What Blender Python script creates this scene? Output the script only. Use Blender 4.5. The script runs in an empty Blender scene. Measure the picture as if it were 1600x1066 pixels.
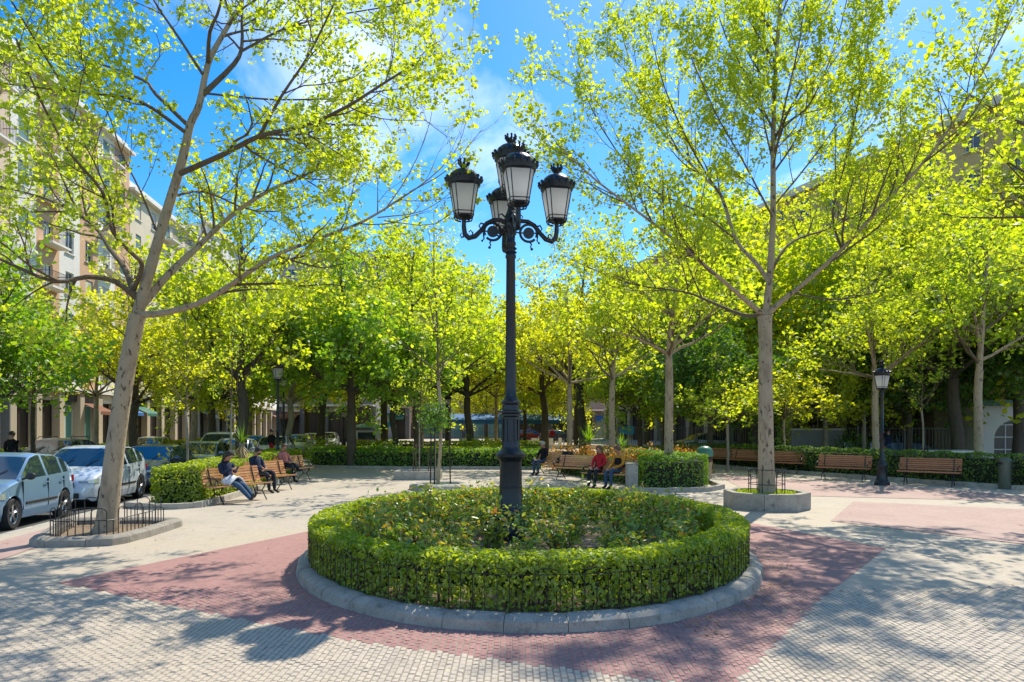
import bpy, bmesh, math, random
import numpy as np
from mathutils import Vector, Matrix, Quaternion
R = math.radians
PI = math.pi
sc = bpy.context.scene
COL = sc.collection

# ------------------------------------------------------------------ camera, sky, sun, exposure
cam_d = bpy.data.cameras.new('camera')
cam = bpy.data.objects.new('camera', cam_d)
COL.objects.link(cam)
cam.location = (0, 0, 2.0)
cam.rotation_euler = (R(90), 0, 0)
F = 1067.0                                   # focal length in pixels of the 1600 px wide photograph (24 mm lens)
cam_d.sensor_width = 36.0
cam_d.lens = 36.0 * F / 1600.0
cam_d.shift_y = 131.0 / 1600.0
cam_d.clip_start = 0.1
cam_d.clip_end = 3000
sc.camera = cam

SUN_EL, SUN_AZ = R(52), R(28.5)
world = bpy.data.worlds.new('World')
sc.world = world
world.use_nodes = True
wt = world.node_tree
wn, wl = wt.nodes, wt.links
wn.clear()
w_out = wn.new('ShaderNodeOutputWorld')
w_bg = wn.new('ShaderNodeBackground')
w_bg.inputs['Strength'].default_value = 0.148
sky = wn.new('ShaderNodeTexSky')
sky.sky_type = 'NISHITA'
sky.sun_disc = False
sky.sun_elevation = SUN_EL
sky.sun_rotation = SUN_AZ
sky.air_density = 1.0
sky.dust_density = 0.4
sky.ozone_density = 3.0
# deepen the blue of the whole sky a little, then lay clouds over it
w_gam = wn.new('ShaderNodeHueSaturation')
w_gam.inputs['Saturation'].default_value = 1.46
w_gam.inputs['Value'].default_value = 0.88
wl.new(sky.outputs[0], w_gam.inputs['Color'])
w_tc = wn.new('ShaderNodeTexCoord')
w_sep = wn.new('ShaderNodeSeparateXYZ')
wl.new(w_tc.outputs['Generated'], w_sep.inputs[0])
w_add = wn.new('ShaderNodeMath'); w_add.operation = 'ADD'; w_add.inputs[1].default_value = 0.18
wl.new(w_sep.outputs['Z'], w_add.inputs[0])
w_abs = wn.new('ShaderNodeMath'); w_abs.operation = 'MAXIMUM'; w_abs.inputs[1].default_value = 0.08
wl.new(w_add.outputs[0], w_abs.inputs[0])
w_dx = wn.new('ShaderNodeMath'); w_dx.operation = 'DIVIDE'
w_dy = wn.new('ShaderNodeMath'); w_dy.operation = 'DIVIDE'
wl.new(w_sep.outputs['X'], w_dx.inputs[0]); wl.new(w_abs.outputs[0], w_dx.inputs[1])
wl.new(w_sep.outputs['Y'], w_dy.inputs[0]); wl.new(w_abs.outputs[0], w_dy.inputs[1])
w_cmb = wn.new('ShaderNodeCombineXYZ')
wl.new(w_dx.outputs[0], w_cmb.inputs['X']); wl.new(w_dy.outputs[0], w_cmb.inputs['Y'])
w_map = wn.new('ShaderNodeMapping')
w_map.inputs['Location'].default_value = (4.797, 2.632, 0.0)
w_map.inputs['Rotation'].default_value = (0, 0, R(28))
w_map.inputs['Scale'].default_value = (1.0, 0.62, 1.0)
wl.new(w_cmb.outputs[0], w_map.inputs['Vector'])
w_n1 = wn.new('ShaderNodeTexNoise')
w_n1.inputs['Scale'].default_value = 1.15
w_n1.inputs['Detail'].default_value = 9.0
w_n1.inputs['Roughness'].default_value = 0.56
w_n1.inputs['Distortion'].default_value = 0.35
wl.new(w_map.outputs[0], w_n1.inputs['Vector'])
w_ramp = wn.new('ShaderNodeValToRGB')
w_ramp.color_ramp.elements[0].position = 0.52
w_ramp.color_ramp.elements[0].color = (0, 0, 0, 1)
w_ramp.color_ramp.elements[1].position = 0.74
w_ramp.color_ramp.elements[1].color = (0.95, 0.95, 0.95, 1)
wl.new(w_n1.outputs['Fac'], w_ramp.inputs[0])
w_mix = wn.new('ShaderNodeMix'); w_mix.data_type = 'RGBA'
w_mix.inputs['B'].default_value = (8.2, 8.3, 8.5, 1)
wl.new(w_ramp.outputs[0], w_mix.inputs['Factor'])
wl.new(w_gam.outputs[0], w_mix.inputs['A'])
wl.new(w_mix.outputs['Result'], w_bg.inputs['Color'])
wl.new(w_bg.outputs[0], w_out.inputs['Surface'])

sun_d = bpy.data.lights.new('sun', 'SUN')
sun_d.energy = 3.8
sun_d.angle = R(0.53)
sun_d.color = (1.0, 0.92, 0.77)
sun = bpy.data.objects.new('sun', sun_d)
COL.objects.link(sun)
SUN = Vector((math.sin(SUN_AZ) * math.cos(SUN_EL), math.cos(SUN_AZ) * math.cos(SUN_EL), math.sin(SUN_EL)))
sun.rotation_euler = (-SUN).to_track_quat('-Z', 'Y').to_euler()
sun.location = SUN * 60

sc.view_settings.view_transform = 'Standard'
sc.view_settings.look = 'None'
sc.view_settings.gamma = 1.0
sc.view_settings.use_curve_mapping = False
sc.view_settings.exposure = 0.78
sc.render.engine = 'CYCLES'
sc.cycles.max_bounces = 10
sc.cycles.diffuse_bounces = 7
sc.cycles.glossy_bounces = 3
sc.cycles.transmission_bounces = 6
sc.cycles.transparent_max_bounces = 6
sc.cycles.caustics_reflective = False
sc.cycles.caustics_refractive = False

# ------------------------------------------------------------------ projection helpers (where things stand)
def P(x, y, d):            # photograph pixel at distance d -> world point
    return Vector(((x - 800) * d / F, d, 2 + (664 - y) * d / F))
def GD(y, h=0.0):          # distance of a point of height h seen at row y
    return (2.0 - h) * F / (y - 664)

# ------------------------------------------------------------------ material helpers
def new_mat(name):
    m = bpy.data.materials.new(name)
    m.use_nodes = True
    nt = m.node_tree
    return m, nt, nt.nodes, nt.links, nt.nodes['Principled BSDF']
def c4(c): return (c[0], c[1], c[2], 1)
def mixrgb(N, L, fac, a, b, mode='MIX'):
    n = N.new('ShaderNodeMix'); n.data_type = 'RGBA'; n.blend_type = mode
    for s, v in (('Factor', fac), ('A', a), ('B', b)):
        if hasattr(v, 'links'): L.new(v, n.inputs[s])
        elif s == 'Factor': n.inputs[s].default_value = v
        else: n.inputs[s].default_value = c4(v)
    return n.outputs['Result']
def coords(N, kind='Object'):
    return N.new('ShaderNodeTexCoord').outputs[kind]
def worldpos(N):
    return N.new('ShaderNodeNewGeometry').outputs['Position']
def noise(N, L, vec, scale, detail=4, rough=.55, dist=0):
    n = N.new('ShaderNodeTexNoise')
    n.inputs['Scale'].default_value = scale; n.inputs['Detail'].default_value = detail
    n.inputs['Roughness'].default_value = rough; n.inputs['Distortion'].default_value = dist
    L.new(vec, n.inputs['Vector'])
    return n.outputs['Fac']
def ramp(N, L, fac, stops):
    n = N.new('ShaderNodeValToRGB')
    e = n.color_ramp.elements
    while len(e) < len(stops): e.new(.5)
    for i, (p, c) in enumerate(stops):
        e[i].position = p; e[i].color = c4(c) if hasattr(c, '__len__') else (c, c, c, 1)
    L.new(fac, n.inputs[0])
    return n.outputs[0]
def bump(N, L, bs, h, strength=.3, dist=.02):
    b = N.new('ShaderNodeBump')
    b.inputs['Strength'].default_value = strength; b.inputs['Distance'].default_value = dist
    L.new(h, b.inputs['Height'])
    L.new(b.outputs[0], bs.inputs['Normal'])
def simple(name, col, rough=.6, metal=0.0, var=.12, scale=9, bumpy=0.0, spec=.5):
    m, nt, N, L, bs = new_mat(name)
    v = coords(N)
    f = noise(N, L, v, scale, 5)
    lo = tuple(c * (1 - var) for c in col); hi = tuple(min(1, c * (1 + var)) for c in col)
    L.new(ramp(N, L, f, [(.3, lo), (.7, hi)]), bs.inputs['Base Color'])
    bs.inputs['Roughness'].default_value = rough
    bs.inputs['Metallic'].default_value = metal
    bs.inputs['Specular IOR Level'].default_value = spec
    if bumpy:
        bump(N, L, bs, noise(N, L, v, scale * 6, 4), bumpy, .01)
    return m
def leaf_mat(name, cols, trans=.62, tcol=None, rough=.5):
    """cols: colours picked leaf by leaf; trans: share of light let through"""
    m, nt, N, L, bs = new_mat(name)
    N.remove(bs)
    g = N.new('ShaderNodeNewGeometry')
    k = len(cols)
    stops = [((i + .5) / k, c) for i, c in enumerate(cols)]
    col = ramp(N, L, g.outputs['Random Per Island'], stops)
    d = N.new('ShaderNodeBsdfDiffuse'); L.new(col, d.inputs['Color'])
    t = N.new('ShaderNodeBsdfTranslucent')
    tc = mixrgb(N, L, 1.0, col, tcol or (2.35, 2.2, .6), 'MULTIPLY')
    L.new(tc, t.inputs['Color'])
    gl = N.new('ShaderNodeBsdfGlossy'); gl.inputs['Roughness'].default_value = rough
    gl.inputs['Color'].default_value = (.9, .95, .9, 1)
    a = N.new('ShaderNodeMixShader'); a.inputs[0].default_value = trans
    L.new(d.outputs[0], a.inputs[1]); L.new(t.outputs[0], a.inputs[2])
    b = N.new('ShaderNodeMixShader'); b.inputs[0].default_value = .045
    L.new(a.outputs[0], b.inputs[1]); L.new(gl.outputs[0], b.inputs[2])
    L.new(b.outputs[0], N['Material Output'].inputs['Surface'])
    return m

# ------------------------------------------------------------------ geometry collector
class G:
    def __init__(s): s.v = []; s.f = []; s.m = []
    def add(s, vs, fs, mi=0):
        o = len(s.v); s.v.extend([tuple(p) for p in vs])
        for f in fs: s.f.append(tuple(i + o for i in f)); s.m.append(mi)
        return s
    def box(s, c, size, rz=0, mi=0, taper=1.0, M=None):
        x, y, z = size[0] / 2, size[1] / 2, size[2] / 2
        vs = []
        cr, sr = math.cos(rz), math.sin(rz)
        for dz, t in ((-z, 1), (z, taper)):
            for dx, dy in ((-x, -y), (x, -y), (x, y), (-x, y)):
                px, py = dx * t, dy * t
                p = Vector((c[0] + px * cr - py * sr, c[1] + px * sr + py * cr, c[2] + dz))
                vs.append(M @ p if M else p)
        return s.add(vs, [(0, 3, 2, 1), (4, 5, 6, 7), (0, 1, 5, 4), (1, 2, 6, 5), (2, 3, 7, 6), (3, 0, 4, 7)], mi)
    def tube(s, pts, rad, sides=6, mi=0, cap=True):
        pts = [Vector(p) for p in pts]
        n = len(pts)
        if not hasattr(rad, '__len__'): rad = [rad] * n
        vs = []
        u = None
        for i in range(n):
            t = (pts[min(i + 1, n - 1)] - pts[max(i - 1, 0)])
            if t.length < 1e-9: t = Vector((0, 0, 1))
            t.normalize()
            if u is None:
                u = t.orthogonal().normalized()
            else:
                u = u - t * u.dot(t)
                u = u.normalized() if u.length > 1e-6 else t.orthogonal().normalized()
            w = t.cross(u)
            for k in range(sides):
                a = 2 * PI * k / sides
                vs.append(pts[i] + (u * math.cos(a) + w * math.sin(a)) * rad[i])
        fs = []
        for i in range(n - 1):
            for k in range(sides):
                k2 = (k + 1) % sides
                fs.append((i * sides + k, i * sides + k2, (i + 1) * sides + k2, (i + 1) * sides + k))
        if cap:
            fs.append(tuple(range(sides - 1, -1, -1))); fs.append(tuple((n - 1) * sides + k for k in range(sides)))
        return s.add(vs, fs, mi)
    def lathe(s, prof, sides=16, c=(0, 0), mi=0, cap=True, rot=0.0):
        vs = []
        for r, z in prof:
            for k in range(sides):
                a = 2 * PI * (k + .5) / sides + rot
                vs.append((c[0] + r * math.cos(a), c[1] + r * math.sin(a), z))
        fs = []
        for i in range(len(prof) - 1):
            for k in range(sides):
                k2 = (k + 1) % sides
                fs.append((i * sides + k, i * sides + k2, (i + 1) * sides + k2, (i + 1) * sides + k))
        if cap:
            fs.append(tuple(range(sides - 1, -1, -1))); fs.append(tuple((len(prof) - 1) * sides + k for k in range(sides)))
        return s.add(vs, fs, mi)
    def prism(s, poly, z0, z1, mi=0):
        n = len(poly)
        vs = [(p[0], p[1], z0) for p in poly] + [(p[0], p[1], z1) for p in poly]
        fs = [tuple(range(n - 1, -1, -1)), tuple(range(n, 2 * n))]
        for i in range(n): fs.append((i, (i + 1) % n, n + (i + 1) % n, n + i))
        return s.add(vs, fs, mi)
    def sphere(s, c, r, seg=12, rings=8, mi=0):
        if not hasattr(r, '__len__'): r = (r, r, r)
        vs = []; fs = []
        for i in range(rings + 1):
            th = PI * i / rings
            for k in range(seg):
                ph = 2 * PI * k / seg
                vs.append((c[0] + r[0] * math.sin(th) * math.cos(ph), c[1] + r[1] * math.sin(th) * math.sin(ph), c[2] + r[2] * math.cos(th)))
        for i in range(rings):
            for k in range(seg):
                k2 = (k + 1) % seg
                fs.append((i * seg + k, (i + 1) * seg + k, (i + 1) * seg + k2, i * seg + k2))
        return s.add(vs, fs, mi)
    def mesh(s, name, mats, smooth=False):
        me = bpy.data.meshes.new(name)
        me.from_pydata(s.v, [], s.f)
        if not isinstance(mats, (list, tuple)): mats = [mats]
        for m in mats: me.materials.append(m)
        me.polygons.foreach_set('material_index', s.m)
        if smooth:
            me.polygons.foreach_set('use_smooth', [True] * len(me.polygons))
            try: me.set_sharp_from_angle(angle=R(38))
            except Exception: pass
        me.update()
        return me
    def build(s, name, mats, parent=None, smooth=False, bevel=0.0, loc=None, rot=None):
        me = s.mesh(name, mats, smooth)
        if bevel:
            bm = bmesh.new(); bm.from_mesh(me)
            bmesh.ops.remove_doubles(bm, verts=bm.verts, dist=1e-5)
            bmesh.ops.bevel(bm, geom=[e for e in bm.edges if len(e.link_faces) == 2 and e.calc_face_angle(0) > .5], offset=bevel, segments=2, affect='EDGES', profile=.5)
            bm.to_mesh(me); bm.free(); me.update()
        return link(name, me, parent, loc, rot)
def link(name, me, parent=None, loc=None, rot=None):
    o = bpy.data.objects.new(name, me); COL.objects.link(o)
    if parent: o.parent = parent
    if loc is not None: o.location = loc
    if rot is not None: o.rotation_euler = rot if hasattr(rot, '__len__') else (0, 0, rot)
    return o
def tag(o, label=None, cat=None, group=None, kind=None):
    if label: o['label'] = label
    if cat: o['category'] = cat
    if group: o['group'] = group
    if kind: o['kind'] = kind
    return o
def thing(name, label, cat, loc=(0, 0, 0), rz=0.0, group=None):
    o = bpy.data.objects.new(name, None); COL.objects.link(o)
    o.location = loc; o.rotation_euler = (0, 0, rz)
    return tag(o, label, cat, group)
def children_of(o): return [c for c in o.children]
def clone(o, loc=None, rz=None, label=None, parent=None, scale=None):
    c = o.copy(); COL.objects.link(c)
    if parent is not None: c.parent = parent
    if loc is not None: c.location = loc
    if rz is not None: c.rotation_euler = (0, 0, rz)
    if scale is not None: c.scale = scale if hasattr(scale, '__len__') else (scale,) * 3
    if label: c['label'] = label
    for ch in list(o.children): clone(ch, parent=c)
    return c
ORD = ['first', 'second', 'third', 'fourth', 'fifth', 'sixth', 'seventh', 'eighth', 'ninth', 'tenth', 'eleventh', 'twelfth',
       'thirteenth', 'fourteenth', 'fifteenth', 'sixteenth', 'seventeenth', 'eighteenth', 'nineteenth', 'twentieth']

# ------------------------------------------------------------------ leaves
T_DIAMOND = (np.array([(0, -.5, 0), (.36, 0, .06), (0, .55, -.04), (-.36, 0, .06)], float), [(0, 1, 2, 3)])
T_PLANE = (np.array([(0, -.35, 0), (.36, -.34, .04), (.54, .06, .09), (.34, .22, .02), (0, .58, -.08), (-.34, .22, .02), (-.54, .06, .09), (-.36, -.34, .04)], float),
           [(0, 1, 2, 3), (0, 3, 4, 5), (0, 5, 6, 7)])
T_OVAL = (np.array([(0, -.5, 0), (.26, -.12, .05), (.2, .28, .03), (0, .55, -.05), (-.2, .28, .03), (-.26, -.12, .05)], float), [(0, 1, 2, 3), (0, 3, 4, 5)])
def leaf_mesh(name, Pn, Nn, S, tmpl, mat, rng):
    Pn = np.asarray(Pn, float); n = len(Pn)
    Nn = np.asarray(Nn, float)
    Nn /= np.linalg.norm(Nn, axis=1)[:, None] + 1e-9
    S = np.broadcast_to(np.asarray(S, float), (n,))
    a = rng.normal(size=(n, 3))
    U = np.cross(a, Nn); U /= np.linalg.norm(U, axis=1)[:, None] + 1e-9
    V = np.cross(Nn, U)
    tv, tf = tmpl
    k = len(tv)
    X = Pn[:, None, :] + S[:, None, None] * (tv[None, :, 0:1] * U[:, None, :] + tv[None, :, 1:2] * V[:, None, :] + tv[None, :, 2:3] * Nn[:, None, :])
    verts = X.reshape(-1, 3)
    fv = np.array(tf, int)                       # faces of equal size
    nf, c = fv.shape
    loops = (fv[None] + (np.arange(n) * k)[:, None, None]).reshape(-1)
    me = bpy.data.meshes.new(name)
    me.vertices.add(n * k); me.vertices.foreach_set('co', verts.astype(np.float32).ravel())
    me.loops.add(len(loops)); me.loops.foreach_set('vertex_index', loops.astype(np.int32))
    me.polygons.add(n * nf); me.polygons.foreach_set('loop_start', (np.arange(n * nf) * c).astype(np.int32))
    try: me.polygons.foreach_set('loop_total', np.full(n * nf, c, np.int32))
    except Exception: pass
    me.materials.append(mat)
    me.update(calc_edges=True); me.validate()
    return me
# ------------------------------------------------------------------ materials
def paver_mat(name, base, dark, tint, w=.055, h=.088, joint=(.24, .205, .16)):
    m, nt, N, L, bs = new_mat(name)
    pos = worldpos(N)
    br = N.new('ShaderNodeTexBrick')
    br.offset = .5; br.inputs['Scale'].default_value = 1.0
    br.inputs['Brick Width'].default_value = h; br.inputs['Row Height'].default_value = w
    br.inputs['Mortar Size'].default_value = .0045
    br.inputs['Mortar Smooth'].default_value = .3
    br.inputs['Color1'].default_value = c4(base); br.inputs['Color2'].default_value = c4(dark); br.inputs['Mortar'].default_value = c4(joint)
    mp = N.new('ShaderNodeMapping'); mp.inputs['Rotation'].default_value = (0, 0, R(90))
    L.new(pos, mp.inputs['Vector']); L.new(mp.outputs[0], br.inputs['Vector'])
    n1 = noise(N, L, pos, .55, 6, .6)
    n2 = noise(N, L, pos, 7, 4, .6)
    col = mixrgb(N, L, ramp(N, L, n1, [(.35, 0), (.7, .75)]), br.outputs['Color'], tint)
    col = mixrgb(N, L, ramp(N, L, n2, [(.3, .0), (.75, .35)]), col, tuple(c * .72 for c in base), 'MIX')
    blot = noise(N, L, pos, 1.7, 7, .72, .3)
    col = mixrgb(N, L, ramp(N, L, blot, [(.54, 0), (.72, .55)]), col, tuple(c * .55 for c in base))
    fine = noise(N, L, pos, 90, 2, .5)
    col = mixrgb(N, L, .3, col, ramp(N, L, fine, [(.3, .55), (.7, 1.0)]), 'MULTIPLY')
    L.new(col, bs.inputs['Base Color'])
    bs.inputs['Roughness'].default_value = .82
    bump(N, L, bs, br.outputs['Fac'], -.25, .006)
    return m
def sett_mat(name, base, dark, tint):
    m, nt, N, L, bs = new_mat(name)
    pos = worldpos(N)
    mp = N.new('ShaderNodeMapping'); mp.inputs['Scale'].default_value = (18.2, 11.4, 0)
    L.new(pos, mp.inputs['Vector'])
    wn_ = N.new('ShaderNodeTexVoronoi'); wn_.inputs['Scale'].default_value = 1.0
    L.new(mp.outputs[0], wn_.inputs['Vector'])
    sp = N.new('ShaderNodeSeparateColor'); L.new(wn_.outputs['Color'], sp.inputs[0])
    n1 = noise(N, L, pos, .55, 6, .6)
    n2 = noise(N, L, pos, 7, 4, .6)
    col = ramp(N, L, sp.outputs[0], [(.1, dark), (.9, base)])
    col = mixrgb(N, L, ramp(N, L, n1, [(.35, 0), (.7, .75)]), col, tint)
    col = mixrgb(N, L, ramp(N, L, n2, [(.3, .0), (.75, .35)]), col, tuple(c * .72 for c in base), 'MIX')
    blot = noise(N, L, pos, 1.7, 7, .72, .3)
    col = mixrgb(N, L, ramp(N, L, blot, [(.54, 0), (.72, .55)]), col, tuple(c * .55 for c in base))
    fine = noise(N, L, pos, 90, 2, .5)
    col = mixrgb(N, L, .3, col, ramp(N, L, fine, [(.3, .55), (.7, 1.0)]), 'MULTIPLY')
    L.new(col, bs.inputs['Base Color'])
    bs.inputs['Roughness'].default_value = .8
    bump(N, L, bs, fine, .25, .004)
    return m
WHITE = ((.54, .465, .37), (.46, .40, .325), (.49, .405, .29))
RED = ((.40, .195, .18), (.30, .14, .132), (.42, .225, .20))
PINK = ((.46, .30, .27), (.37, .235, .21), (.49, .35, .30))
SAND = ((.50, .435, .355), (.41, .36, .295), (.52, .445, .35))
M = {}
M['pave_white'] = paver_mat('pale_pavers', *WHITE)
M['pave_red'] = paver_mat('red_pavers', *RED)
M['pave_pink'] = paver_mat('pink_pavers', *PINK)
M['pave_sand'] = paver_mat('sandy_pavers', *SAND)
M['sett_white'] = sett_mat('pale_setts', *WHITE)
M['sett_red'] = sett_mat('red_setts', *RED)
M['grout'] = simple('joint_sand', (.25, .21, .165), .95)
def granite_mat(name, base, bstr=.4, spots=.5):
    m, nt, N, L, bs = new_mat(name)
    v = coords(N)
    n1 = noise(N, L, v, 3, 6, .65)
    n2 = noise(N, L, v, 140, 2, .6)
    col = ramp(N, L, n1, [(.3, tuple(c * .72 for c in base)), (.7, tuple(min(1, c * 1.15) for c in base))])
    col = mixrgb(N, L, spots, col, ramp(N, L, n2, [(.35, .45), (.6, 1.0)]), 'MULTIPLY')
    n3 = noise(N, L, v, 9, 5, .7)
    col = mixrgb(N, L, ramp(N, L, n3, [(.54, 0), (.68, .75)]), col, (.13, .115, .085))
    L.new(col, bs.inputs['Base Color'])
    bs.inputs['Roughness'].default_value = .85
    bump(N, L, bs, n2, bstr, .004)
    return m
M['granite'] = granite_mat('grey_granite', (.42, .385, .32), .6, .75)
M['granite_dark'] = granite_mat('weathered_granite', (.31, .28, .235))
M['granite_pale'] = granite_mat('pale_granite', (.46, .43, .37))
m, nt, N, L, bs = new_mat('asphalt')
v = worldpos(N)
n1 = noise(N, L, v, .8, 6); n2 = noise(N, L, v, 120, 2)
L.new(mixrgb(N, L, .5, ramp(N, L, n1, [(.3, .045), (.7, .075)]), ramp(N, L, n2, [(.3, .03), (.7, .09)])), bs.inputs['Base Color'])
bs.inputs['Roughness'].default_value = .85; bump(N, L, bs, n2, .4, .005); M['asphalt'] = m
m, nt, N, L, bs = new_mat('bed_soil')
v = worldpos(N)
n1 = noise(N, L, v, 2.2, 6); n2 = noise(N, L, v, 40, 5, .7)
L.new(mixrgb(N, L, .5, ramp(N, L, n1, [(.3, (.16, .105, .065)), (.7, (.36, .26, .17))]), ramp(N, L, n2, [(.3, (.12, .08, .05)), (.7, (.40, .30, .20))])), bs.inputs['Base Color'])
bs.inputs['Roughness'].default_value = .95; bump(N, L, bs, n2, .9, .04); M['soil'] = m
m, nt, N, L, bs = new_mat('lawn')
v = worldpos(N)
n1 = noise(N, L, v, 1.2, 6); n2 = noise(N, L, v, 60, 4, .7)
L.new(mixrgb(N, L, .5, ramp(N, L, n1, [(.3, (.07, .13, .02)), (.7, (.16, .22, .04))]), ramp(N, L, n2, [(.3, (.04, .08, .01)), (.7, (.18, .27, .05))])), bs.inputs['Base Color'])
bs.inputs['Roughness'].default_value = .9; bump(N, L, bs, n2, .9, .05); M['lawn'] = m

def bark_mat(name, pale, dark, spot, amt=.5):
    m, nt, N, L, bs = new_mat(name)
    v = worldpos(N)
    mp = N.new('ShaderNodeMapping'); mp.inputs['Scale'].default_value = (1, 1, .45); L.new(v, mp.inputs['Vector'])
    n1 = noise(N, L, mp.outputs[0], 5, 6, .62, .4)
    n2 = noise(N, L, mp.outputs[0], 13, 3, .5, .6)
    n3 = noise(N, L, mp.outputs[0], 45, 5, .7)
    col = ramp(N, L, n1, [(.30, dark), (.48, pale), (.75, tuple(min(1, c * 1.12) for c in pale))])
    col = mixrgb(N, L, ramp(N, L, n2, [(.60, 0), (.66, amt)]), col, spot)
    col = mixrgb(N, L, .35, col, ramp(N, L, n3, [(.3, .55), (.7, 1.05)]), 'MULTIPLY')
    L.new(col, bs.inputs['Base Color'])
    bs.inputs['Roughness'].default_value = .88
    bump(N, L, bs, n3, .6, .02)
    return m
M['bark'] = bark_mat('plane_tree_bark', (.41, .32, .215), (.27, .195, .125), (.08, .05, .03), .85)
M['bark_twig'] = bark_mat('twig_bark', (.155, .112, .07), (.09, .064, .04), (.05, .035, .02), .4)
M['bark_grey'] = bark_mat('grey_bark', (.30, .26, .20), (.20, .165, .12), (.10, .08, .055), .5)
M['bark_dark'] = bark_mat('dark_bark', (.095, .075, .052), (.055, .043, .03), (.03, .023, .016), .5)
LIME = [(.27, .35, .02), (.34, .41, .022), (.20, .29, .022), (.40, .43, .03), (.28, .37, .03)]
LIME2 = [(.25, .34, .022), (.31, .40, .025), (.19, .28, .02), (.36, .42, .03), (.24, .34, .025)]
YEL = [(.34, .38, .02), (.40, .43, .025), (.27, .34, .02), (.45, .43, .03), (.31, .37, .02)]
GRN = [(.15, .28, .02), (.20, .34, .022), (.11, .22, .018), (.25, .38, .03), (.17, .30, .02)]
DGR = [(.07, .16, .016), (.10, .20, .02), (.055, .125, .014), (.13, .24, .022), (.075, .16, .016)]
M['leaf_lime'] = leaf_mat('young_plane_leaves', LIME)
M['leaf_lime2'] = leaf_mat('fresh_green_leaves', LIME2)
M['leaf_yel'] = leaf_mat('yellow_green_leaves', YEL)
M['leaf_grn'] = leaf_mat('green_leaves', GRN, .5)
M['leaf_dgr'] = leaf_mat('dark_green_leaves', DGR, .4)
M['hedge'] = leaf_mat('privet_leaves', [(.20, .28, .014), (.28, .36, .016), (.14, .21, .012), (.34, .41, .018), (.21, .29, .02)], .48)
M['hedge2'] = leaf_mat('box_hedge_leaves', [(.10, .21, .015), (.14, .27, .016), (.07, .15, .013), (.20, .34, .02), (.11, .22, .015)], .42)
M['hedge3'] = leaf_mat('dark_hedge_leaves', [(.07, .15, .015), (.11, .20, .018), (.05, .11, .012), (.15, .25, .02), (.08, .16, .015)], .40)
M['rose'] = leaf_mat('rose_leaves', [(.09, .19, .04), (.15, .26, .045), (.27, .32, .06), (.07, .15, .035), (.32, .34, .07), (.16, .26, .05)], .45, rough=.35)
M['rose_red'] = leaf_mat('young_rose_shoots', [(.30, .30, .05), (.38, .22, .04), (.26, .32, .05), (.42, .30, .05), (.32, .14, .03)], .45)
M['photinia'] = leaf_mat('reddish_shrub_leaves', [(.42, .16, .04), (.46, .24, .04), (.28, .22, .04), (.38, .11, .04), (.22, .22, .04)], .4)
M['leaf_core'] = simple('hedge_core_dark', (.022, .03, .012), .95)  # near-black colour of the filler added inside the hedges
M['litter'] = leaf_mat('dry_fallen_leaves', [(.35, .23, .11), (.42, .30, .16), (.25, .15, .07), (.45, .36, .20)], .2)
M['twig'] = simple('brown_twigs', (.12, .085, .05), .9)
M['iron'] = simple('black_painted_iron', (.012, .014, .017), .38, .1, .2, 20, .12)
M['iron_rust'] = simple('worn_dark_iron', (.035, .028, .022), .6, .3, .4, 20)
M['lamp_iron'] = simple('lamp_black_iron', (.012, .016, .022), .33, .15, .2, 20, .15)

# ------------------------------------------------------------------ ground
def sheet(name, poly, z, mat, kind='structure', sub=None):
    g = G(); g.add([(p[0], p[1], z) for p in poly], [tuple(range(len(poly)))])
    o = g.build(name, mat); o['kind'] = kind
    return o
def kx(y): return -9.36 - .117 * (y - 12.5)          # kerb line of the street on the left
# ground to the horizon; plaza 0.12 m above the road
sheet('ground', [(-900, -60), (900, -60), (900, 1500), (-900, 1500)], -.30, M['asphalt'])
Y0, Y1 = -8, 125
gg = G()
gg.prism([(kx(Y0) + .16, Y0), (60, Y0), (60, Y1), (kx(Y1) + .16, Y1)][::1], -.29, 0.0)
plaza = gg.build('plaza_pavement', M['pave_sand']); plaza['kind'] = 'structure'
sheet('road', [(kx(Y0) - 13.5, Y0), (kx(Y0) + .1, Y0), (kx(Y1) + .1, Y1), (kx(Y1) - 13.5, Y1)], -.12, M['asphalt'])
g = G(); g.prism([(kx(Y0) - 17.8 - .3, Y0), (kx(Y0) - 9.4, Y0), (kx(Y1) - 9.4, Y1), (kx(Y1) - 17.8 - .3, Y1)], -.28, .02)
o = g.build('far_pavement', M['pave_sand']); o['kind'] = 'structure'
# painted lane line on the road
g = G()
yy = 6.0
while yy < 90:
    x0, x1 = kx(yy) - 2.75, kx(yy + 2) - 2.75
    g.add([(x0 - .06, yy, -.116), (x0 + .06, yy, -.116), (x1 + .06, yy + 2, -.116), (x1 - .06, yy + 2, -.116)], [(0, 1, 2, 3)])
    yy += 4.5
o = g.build('lane_line', simple('road_paint', (.7, .7, .68), .7), plaza); o.parent = None; o['kind'] = 'structure'
# street kerb stones
kerb = thing('street_kerb', None, None); kerb['kind'] = 'structure'
g = G(); g.box((0, 0, 0), (.16, .985, .30)); me = g.mesh('kerb_stone', M['granite_pale'])
yy = 4.0; ang = math.atan(.117)
while yy < 70:
    link('kerb_stone', me, kerb, (kx(yy) + .08, yy, -.145 + .0), ang); yy += 1.0
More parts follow.
